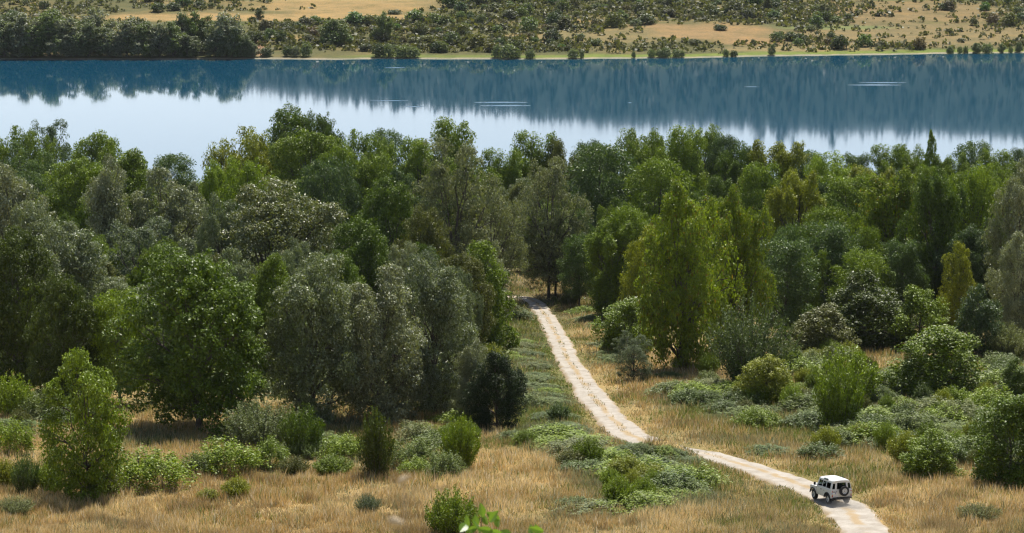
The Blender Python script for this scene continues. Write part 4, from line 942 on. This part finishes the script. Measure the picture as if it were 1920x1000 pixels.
class MB:
    def __init__(s): s.bm = bmesh.new()
    def hexa(s, p):                          # 8 corners: bottom 4 (ccw), top 4
        v = [s.bm.verts.new(q) for q in p]
        for f in ((3, 2, 1, 0), (4, 5, 6, 7), (0, 1, 5, 4), (1, 2, 6, 5), (2, 3, 7, 6), (3, 0, 4, 7)): s.bm.faces.new([v[i] for i in f])
        return s
    def box(s, x0, x1, y0, y1, z0, z1): return s.hexa([(x0, y0, z0), (x1, y0, z0), (x1, y1, z0), (x0, y1, z0), (x0, y0, z1), (x1, y0, z1), (x1, y1, z1), (x0, y1, z1)])
    def prism(s, poly, x0, x1):              # (y, z) outline extruded along x
        a = [s.bm.verts.new((x0, y, z)) for y, z in poly]; b = [s.bm.verts.new((x1, y, z)) for y, z in poly]; n = len(poly)
        s.bm.faces.new(a); s.bm.faces.new(b[::-1])
        for i in range(n): s.bm.faces.new([a[i], b[i], b[(i+1) % n], a[(i+1) % n]])
        return s
    def lathe(s, prof, axis='x', c=(0, 0, 0), seg=28):      # closed (offset, radius) ring about an axis
        rows = []
        for k in range(seg):
            t = k/seg*2*math.pi; row = []
            for o, r in prof:
                p = (o, r*math.cos(t), r*math.sin(t)) if axis == 'x' else (r*math.cos(t), o, r*math.sin(t))
                row.append(s.bm.verts.new((c[0]+p[0], c[1]+p[1], c[2]+p[2])))
            rows.append(row)
        m = len(prof)
        for k in range(seg):
            a, b = rows[k], rows[(k+1) % seg]
            for i in range(m): s.bm.faces.new([a[i], b[i], b[(i+1) % m], a[(i+1) % m]])
        return s
    def wall(s, quad, holes, th):            # a panel (4 corners: bl, br, tr, tl) with window openings given in (u0, u1, v0, v1)
        q = [Vector(p) for p in quad]; nr = (q[1]-q[0]).cross(q[3]-q[0]).normalized()*th
        P = lambda u, v: q[0]*(1-u)*(1-v)+q[1]*u*(1-v)+q[2]*u*v+q[3]*(1-u)*v
        us = sorted({0, 1, *[h[0] for h in holes], *[h[1] for h in holes]}); vs = sorted({0, 1, *[h[2] for h in holes], *[h[3] for h in holes]})
        for i in range(len(us)-1):
            for j in range(len(vs)-1):
                u, v = (us[i]+us[i+1])/2, (vs[j]+vs[j+1])/2
                if any(a < u < b and c < v < d for a, b, c, d in holes): continue
                c = [P(us[i], vs[j]), P(us[i+1], vs[j]), P(us[i+1], vs[j+1]), P(us[i], vs[j+1])]
                s.hexa([*[k-nr for k in c], *c])
        s.P, s.n = P, nr; return s
    def build(s, name, material, parent, bevel=0, smooth_=False, seg=2):
        bm = s.bm; bmesh.ops.remove_doubles(bm, verts=bm.verts, dist=1e-5); bmesh.ops.recalc_face_normals(bm, faces=bm.faces)
        if bevel: bmesh.ops.bevel(bm, geom=[e for e in bm.edges if len(e.link_faces) == 2 and e.calc_face_angle(0) > .5], offset=bevel, segments=seg, affect='EDGES', clamp_overlap=True)
        me = bpy.data.meshes.new(name); bm.to_mesh(me); bm.free(); me.materials.append(material)
        if smooth_: me.polygons.foreach_set('use_smooth', [True]*len(me.polygons))
        return obj(name, me, parent)
def pane(quad, holes, k, parent, name='window', off=.5, label=None):
    w = MB(); q = [Vector(p) for p in quad]; nr = (q[1]-q[0]).cross(q[3]-q[0]).normalized()
    P = lambda u, v: q[0]*(1-u)*(1-v)+q[1]*u*(1-v)+q[2]*u*v+q[3]*(1-u)*v
    a, b, c, d = holes[k]; cs = [P(a, c), P(b, c), P(b, d), P(a, d)]
    w.hexa([*[p-nr*.022 for p in cs], *[p-nr*.016 for p in cs]])
    g = w.build(name, M_GLASS, parent)
    f = MB(); ctr = sum(cs, Vector())/4
    inn = [p+(ctr-p).normalized()*.035 for p in cs]
    for i in range(4):
        j = (i+1) % 4
        f.hexa([cs[i]-nr*.012, cs[j]-nr*.012, inn[j]-nr*.012, inn[i]-nr*.012, cs[i]+nr*.006, cs[j]+nr*.006, inn[j]+nr*.006, inn[i]+nr*.006])
    f.build('seal', M_BLACK, g)
    return g
def wheel(parent, c, side, name='wheel', axis='x'):
    w = bpy.data.objects.new(name, None); COL.objects.link(w); w.parent = parent; w.location = c
    tw = .118; prof = [(-tw, .22), (-tw, .33), (-tw*.8, .375), (tw*.8, .375), (tw, .33), (tw, .22)]
    t = MB().lathe(prof, axis); 
    for k in range(26):                      # tread blocks
        a = k/26*2*math.pi
        for o in (-.06, .06):
            ca, sa = math.cos(a), math.sin(a); p = []
            for r_ in (.372, .386):
                for da, do in ((-.05, -.045), (.05, -.045), (.05, .045), (-.05, .045)):
                    cc, ss = math.cos(a+da), math.sin(a+da); o2 = o+do
                    p.append((o2, r_*cc, r_*ss) if axis == 'x' else (r_*cc, o2, r_*ss))
            t.hexa(p)
    t.build('tyre', M_TYRE, w)
    r_ = MB(); s = side
    r_.lathe([(s*.03, .001), (s*.03, .225), (s*.105, .232), (s*.112, .205), (s*.062, .185), (s*.055, .15), (s*.085, .11), (s*.085, .06), (s*.10, .055), (s*.10, .001)], axis, seg=24)
    rim = r_.build('rim', M_RIM, w)
    h = MB()
    for k in range(8):
        a = k/8*2*math.pi; q = .165*math.cos(a), .165*math.sin(a)
        h.lathe([(s*.05, .001), (s*.05, .022), (s*.0665, .022), (s*.0665, .001)], axis, (0, q[0], q[1]) if axis == 'x' else (q[0], 0, q[1]), 8)
    h.build('rim_hole', M_BLACK, w)
    MB().lathe([(s*.09, .001), (s*.09, .042), (s*.125, .036), (s*.125, .001)], axis, seg=14).build('hub_cap', M_BLACK, w)
    return w
def off_roader():
    b = hit(1557, 941); i = int(np.argmin((TC[:, 0]-b.x)**2+(TC[:, 1]-b.y)**2))
    b = Vector((b.x, b.y, 0)); hd = math.radians(20)                  # heading: away, a little to the left
    fw = Vector((-math.sin(hd), math.cos(hd)))
    f1, r1 = [float(gz(b.x+fw.x*k, b.y+fw.y*k))+.055 for k in (1.18, -1.18)]
    e = bpy.data.objects.new('off_road_car', None); COL.objects.link(e)
    e.location = (b.x, b.y, (f1+r1)/2); e.rotation_mode = 'ZXY'; e.rotation_euler = (math.atan2(f1-r1, 2.36), 0, hd)
    tag(e, 'boxy white off road car driving away on the dirt track, spare wheel behind', 'car')
    YF, YR, WB = 1.18, -1.18, .895
    arch = lambda yc, r=.49, zc=.40, n=9: [(yc+r*math.cos(a), max(.52, zc+r*math.sin(a))) for a in np.linspace(0, math.pi, n)]
    # lower body tub: flat sides with wheel arches cut out
    rear = [(-1.83, .56), (-1.83, 1.17), (.62, 1.17), (.62, .56)]
    ar = [p for p in arch(YR)][::-1]
    poly = [(-1.83, .56), *ar, (.58, .52), (.58, 1.17), (-1.83, 1.17)]
    for s in (-1, 1): pass
    m = MB(); m.prism(poly, -WB, -WB+.05); m.prism(poly, WB-.05, WB)
    m.box(-WB+.05, WB-.05, -1.83, -1.79, .56, 1.17)
    body = m.build('body', M_WHITE, e, .012)
    fr = [p for p in arch(YF)][::-1]
    wing = [(.585, .52), *fr, (1.72, .60), (1.72, 1.02), (1.60, 1.09), (.585, 1.13)]
    m = MB(); m.prism(wing, -WB, -.60); m.prism(wing, .60, WB); m.build('front_wing', M_WHITE, e, .03)
    m = MB(); m.prism([(.60, 1.10), (1.62, 1.08), (1.69, 1.12), (1.66, 1.17), (.60, 1.25)], -.598, .598); m.build('bonnet', M_WHITE, e, .03)
    MB().box(-.58, .58, 1.64, 1.70, .62, 1.09).build('grille', M_BLACK, e)
    for s in (-1, 1):
        g = MB().lathe([(1.715, .001), (1.715, .09), (1.735, .07), (1.735, .001)], 'y', (s*.72, 0, .90), 16); g.build('headlight', M_PLATE, e)
        fl = MB(); out = arch(YF, .53, .40, 11); inn = arch(YF, .47, .40, 11)
        def flare(yc):
            fl = MB(); o = [(yc+.535*math.cos(a), .40+.535*math.sin(a)) for a in np.linspace(.12, math.pi-.12, 12)]; q = [(yc+.47*math.cos(a), .40+.47*math.sin(a)) for a in np.linspace(.12, math.pi-.12, 12)]
            for k in range(11):
                x0, x1 = s*(WB-.02), s*(WB+.055)
                fl.hexa([(x0, *q[k]), (x1, *q[k]), (x1, *q[k+1]), (x0, *q[k+1]), (x0, *o[k]), (x1, *o[k]), (x1, *o[k+1]), (x0, *o[k+1])])
            fl.build('wheel_arch_flare', M_BLACK, e)
        flare(YF); flare(YR)
    MB().box(-.60, .60, -1.78, 1.62, .40, .62).box(-.86, .86, -1.70, -1.66, .50, .60).build('chassis', M_CHASSIS, e)
    MB().box(-.84, .84, -1.78, .58, .86, .90).build('cabin_floor', M_DARK, e)
    MB().box(-.78, .78, 1.76, 1.88, .52, .66).build('front_bumper', M_BLACK, e, .015)
    MB().box(-.80, .80, -1.93, -1.835, .50, .615).build('rear_bumper', M_BLACK, e, .01)
    MB().lathe([(0, .001), (0, .03), (.10, .03), (.10, .001)], 'y', (0, -2.03, .52), 12).build('tow_hitch', M_BLACK, e)
    for s in (-1, 1):
        MB().box(s*.70-.12, s*.70+.12, -1.66, -1.645, .30, .56).build('mud_flap', M_BLACK, e)
        MB().lathe([(0, .001), (0, .035), (.05, .035), (.05, .001)], 'x', (s*.845, -1.55+.9*0, .47), 8).build('side_step_end', M_BLACK, e)
    # hollow cabin of glazed panels
    zb, zt = 1.172, 1.80; wb, wt = .875, .735
    L = lambda s: [(s*wb, -1.80, zb), (s*wb, .62, zb), (s*wt, .42, zt), (s*wt, -1.74, zt)]
    holes = [(.09, .37, .14, .82), (.41, .635, .14, .82), (.68, .93, .12, .84)]
    for s in (-1, 1):
        q = L(s) if s > 0 else [L(s)[1], L(s)[0], L(s)[3], L(s)[2]]
        hs = holes if s > 0 else [(1-b_, 1-a, c, d) for a, b_, c, d in holes]
        MB().wall(q, hs, .03).build('side_panel', M_WHITE, e)
        for k in range(2): pane(q, hs, k, e)
        d = MB()
        if True:                              # front door skin with its own window and handle
            d.box(s*(WB+.001) if s > 0 else -WB-.014, WB+.014 if s > 0 else -WB-.001, -.28, .55, .60, 1.15)
            dr = d.build('door', M_WHITE, e, .006); pane(q, hs, 2, dr)
            h = MB().box(min(s*(WB+.014), s*(WB+.045)), max(s*(WB+.014), s*(WB+.045)), -.24, -.10, 1.00, 1.045); h.build('handle', M_BLACK, dr)
        MB().box(min(s*(WB+.001), s*(WB+.02)), max(s*(WB+.001), s*(WB+.02)), -.66, -.56, .98, 1.01).build('fuel_flap', M_BLACK, e)
        mi = MB(); mi.box(s*1.02-.085, s*1.02+.085, .66, .72, 1.20, 1.44); mi.box(min(s*.88, s*.97), max(s*.88, s*.97), .68, .70, 1.22, 1.25); mi.build('wing_mirror', M_BLACK, e, .012)
    qr = [(-wb, -1.80, zb), (wb, -1.80, zb), (wt, -1.74, zt), (-wt, -1.74, zt)]
    hr = [(.035, .165, .12, .80), (.265, .745, .10, .86), (.845, .965, .12, .80)]
    MB().wall(qr, hr, .03).build('rear_panel', M_WHITE, e); pane(qr, hr, 0, e); pane(qr, hr, 2, e)
    rd = MB().box(-.46, .44, -1.846, -1.832, .63, 1.155).build('rear_door', M_WHITE, e, .006, ); pane(qr, hr, 1, rd)
    MB().box(-.50, -.43, -1.875, -1.847, 1.02, 1.07).build('handle', M_BLACK, rd)
    MB().box(.40, .47, -1.862, -1.846, 1.06, 1.11).box(.40, .47, -1.862, -1.846, .72, .77).build('hinge', M_CHROME, rd)
    qf = [(wb, .63, zb), (-wb, .63, zb), (-wt, .43, zt), (wt, .43, zt)]; hf = [(.05, .95, .16, .90)]
    MB().wall(qf, hf, .03).build('windscreen_frame', M_WHITE, e); pane(qf, hf, 0, e, 'windscreen')
    # roof: a rounded shell with gutter, and the little roof-side windows
    r_ = MB(); N = 9; M = 9; g = [[None]*(M+1) for _ in range(N+1)]
    for i in range(N+1):
        for j in range(M+1):
            u, v = i/N*2-1, j/M*2-1
            k = 1-.10*max(0, abs(v)-.7)/.3*abs(u)**4
            x = u*(wt+.045)*k; yy = -.66+v*(1.13 if True else 0); z = 1.83+.135*(1-abs(u)**4)*(1-.55*abs(v)**8)
            g[i][j] = r_.bm.verts.new((x, yy, z))
    for i in range(N):
        for j in range(M): r_.bm.faces.new([g[i][j], g[i+1][j], g[i+1][j+1], g[i][j+1]])
    ext = [g[i][0] for i in range(N+1)]+[g[N][j] for j in range(1, M+1)]+[g[i][M] for i in range(N-1, -1, -1)]+[g[0][j] for j in range(M-1, 0, -1)]
    low = [r_.bm.verts.new((v.co.x, v.co.y, 1.797)) for v in ext]
    for k in range(len(ext)): r_.bm.faces.new([ext[k], low[k], low[(k+1) % len(low)], ext[(k+1) % len(ext)]])
    r_.bm.faces.new(low)
    roof = r_.build('roof', M_WHITE, e, smooth_=False)
    for p in roof.data.polygons: p.use_smooth = abs(p.normal.z) > .5 and len(p.vertices) == 4
    for s in (-1, 1):
        MB().hexa([(s*.765, -1.02, 1.845), (s*.79, -1.02, 1.845), (s*.79, -.32, 1.845), (s*.765, -.32, 1.845), (s*.665, -1.0, 1.945), (s*.70, -1.0, 1.945), (s*.70, -.34, 1.945), (s*.665, -.34, 1.945)]).build('roof_window', M_GLASS, e)
    for s in (-1, 1):
        for (xx, zz, mt, nm, rr) in ((.80, 1.06, M_RED, 'tail_light', .042), (.80, .70, M_RED, 'tail_light', .045), (.70, .70, M_PLATE, 'tail_light', .04), (.80, .80, M_AMBER, 'tail_light', .042)):
            MB().lathe([(-.05, .001), (-.05, rr*.8), (0, rr), (0, .001)], 'y', (s*xx, -1.833, zz), 12).build(nm, mt, e)
    pl = MB().box(-.86, -.50, -1.845, -1.835, .86, 1.00).build('number_plate', M_PLATE, e)
    MB().box(-.86, -.815, -1.849, -1.8455, .86, 1.00).box(-.545, -.50, -1.849, -1.8455, .86, 1.00).build('blue_band', M_PLATEBLUE, pl)
    MB().box(-.80, -.56, -1.868, -1.835, 1.02, 1.055).build('plate_light', M_BLACK, e)
    sw = wheel(e, (.13, -1.985, 1.10), -1, 'spare_wheel', 'y')
    for x in (-.72, .72):
        for y in (YF, YR): wheel(e, (x*1.03, y, .375), 1 if x > 0 else -1)
    for x in (-.38, .38):
        st = MB().box(x-.23, x+.23, -.10, .34, .90, 1.12).box(x-.22, x+.22, -.24, -.11, .90, 1.46).build('seat', M_DARK, e, .04)
    MB().lathe([(.30, .16), (.30, .185), (.325, .185), (.325, .16)], 'y', (-.38, .16, 1.30), 16).build('steering_wheel', M_BLACK, e)
    return e
CAR = off_roader()

# the dust its wheels have just raised
def dust():
    m = bpy.data.materials.new('road_dust'); m.use_nodes = True; nt = m.node_tree; n = nt.nodes; l = nt.links; n.remove(n['Principled BSDF'])
    v = n.new('ShaderNodeVolumePrincipled'); v.inputs['Color'].default_value = (.86, .80, .72, 1); v.inputs['Anisotropy'].default_value = .2
    tc = n.new('ShaderNodeTexCoord'); ns = noise(n, l, 1.6, 4, tc.outputs['Object'], .65)
    ln = n.new('ShaderNodeVectorMath'); ln.operation = 'LENGTH'; l.new(tc.outputs['Object'], ln.inputs[0])
    fall = math_(n, l, 'MAXIMUM', math_(n, l, 'SUBTRACT', 1.0, ln.outputs['Value']), 0.0)
    d = math_(n, l, 'MULTIPLY', math_(n, l, 'MULTIPLY', fall, math_(n, l, 'MAXIMUM', math_(n, l, 'SUBTRACT', ns.outputs[0], .33), 0.0)), 4.6)
    l.new(d, v.inputs['Density']); l.new(v.outputs[0], n['Material Output'].inputs['Volume'])
    bm = bmesh.new(); bmesh.ops.create_icosphere(bm, subdivisions=3, radius=1); me = bpy.data.meshes.new('dust_cloud'); bm.to_mesh(me); bm.free(); me.materials.append(m)
    o = obj('dust_cloud', me); h = CAR.rotation_euler.z; o.location = CAR.location+Vector((math.sin(h)*2.7-.15, -math.cos(h)*2.7, .28)); o.scale = (1.5, 2.4, .62); o.rotation_euler = (0, 0, h)
    o['kind'] = 'stuff'; tag(o, 'thin pale dust hanging behind the wheels of the white car', 'dust')
dust()

# ------------------------------------------------------------------ close to the lens: a leafy twig top and two dry seed heads, out of focus
def leaf_twig():
    dist = 13.0; M_NEAR = simple('fresh_leaf', (.10, .20, .016), .4)
    nt = M_NEAR.node_tree; b = nt.nodes['Principled BSDF']; tr = nt.nodes.new('ShaderNodeBsdfTranslucent'); tr.inputs[0].default_value = (.17, .28, .024, 1); mx = nt.nodes.new('ShaderNodeMixShader'); mx.inputs[0].default_value = .5
    nt.links.new(b.outputs[0], mx.inputs[1]); nt.links.new(tr.outputs[0], mx.inputs[2]); nt.links.new(mx.outputs[0], nt.nodes['Material Output'].inputs[0])
    P = lambda px, py, dd=0: Vector((0, 0, CAM_H))+ray(px, py)*(dist+dd)
    r = np.random.default_rng(3)
    foot = Vector((P(905, 1000).x, dist, 0)); foot.z = float(gz(foot.x, foot.y))
    e = bpy.data.objects.new('leafy_sapling', None); COL.objects.link(e); e.location = foot
    tag(e, 'blurred fresh green leaf tips poking in at the bottom edge, close to the viewer', 'sapling')
    tips = [(868, 995), (905, 958), (948, 1000), (1010, 1000)]
    paths = []
    top = P(915, 1040)
    paths.append((curve3((0, 0, -.2), top-foot, r, 0, 8, .01), np.linspace(.022, .01, 8)))
    for t in tips: paths.append((curve3(top-foot, P(*t)-foot, r, .03, 6, .03), np.linspace(.007, .002, 6)))
    V, L, S = tubes(paths, 6); obj('stem', np_mesh('stem', V, L, S, M_BARK, smooth_=True), e)
    bm = bmesh.new(); k = 7; ring = [(0, 0)]+[(t, .26*math.sin(t*math.pi)**.8*(1.15-.4*t)) for t in np.linspace(.12, .88, k)]+[(1, 0)]
    mid = [bm.verts.new((0, t, .04*math.sin(t*3))) for t, w in ring]; lf = [bm.verts.new((-w, t, w*.35+.03*math.sin(t*3))) for t, w in ring[1:-1]]; rt = [bm.verts.new((w, t, w*.35+.03*math.sin(t*3))) for t, w in ring[1:-1]]
    for i in range(len(ring)-1):
        for side in (lf, rt):
            q = [mid[i], mid[i+1]]+([side[i]] if i < len(side) else [])+([side[i-1]] if i > 0 else []); bm.faces.new(q)
    lm = bpy.data.meshes.new('leaf'); bm.to_mesh(lm); bm.free(); lm.materials.append(M_NEAR)
    spots = [(862, 993, -30), (880, 983, 20), (893, 985, 5), (905, 966, 8), (915, 980, 40), (918, 975, -35), (938, 971, 60), (925, 992, 75), (945, 998, 85), (870, 1003, -60), (900, 1000, -15), (885, 998, 30), (960, 1001, 50), (1000, 996, 60), (1020, 992, 75), (1012, 1002, 20), (935, 985, 30), (875, 990, -80)]
    for px, py, a in spots:
        o = obj('leaf', lm, e); o.location = P(px, py+5, r.normal()*.12)-foot; o.scale = (.085*(.8+.4*r.random()),)*3
        o.rotation_euler = (math.radians(55+r.normal()*18), math.radians(-a), r.normal()*.5)
def seed_heads():
    r = np.random.default_rng(9); m = simple('dry_seed_head', (.62, .50, .33), .8)
    for px, py, dist, label, wx, hz, tilt in ((757, 899, 4.6, 'blurred pale dry seed head near the viewer, upper one left of the bushy shrub', .030, .012, 25), (741, 978, 4.3, 'blurred pale dry seed head near the viewer, lower one at the bottom edge', .030, .018, -12)):
        c = Vector((0, 0, CAM_H))+ray(px, py)*dist; foot = Vector((c.x+.03, c.y+.05, float(gz(c.x, c.y+.05))-.02))
        e = bpy.data.objects.new('dry_grass_stalk', None); COL.objects.link(e); e.location = foot; tag(e, label, 'grass stalk')
        V, L, S = tubes([(curve3((0, 0, 0), c-foot, r, 0, 8, .01), np.linspace(.0022, .0009, 8))], 5); obj('stalk', np_mesh('stalk', V, L, S, M_BARE, smooth_=True), e)
        n = 500; d = unit(r.normal(size=(n, 3))); cc = d*np.array([wx*.5, wx*.4, hz*.5])*(.4+.6*r.random((n, 1)))
        a = math.radians(tilt); cc = np.stack([cc[:, 0]*math.cos(a)-cc[:, 2]*math.sin(a), cc[:, 1], cc[:, 0]*math.sin(a)+cc[:, 2]*math.cos(a)], 1)
        obj('seed_head', leaves('seed_head', r, cc+np.array(c-foot), d, .007, m, .4), e)
leaf_twig(); seed_heads()
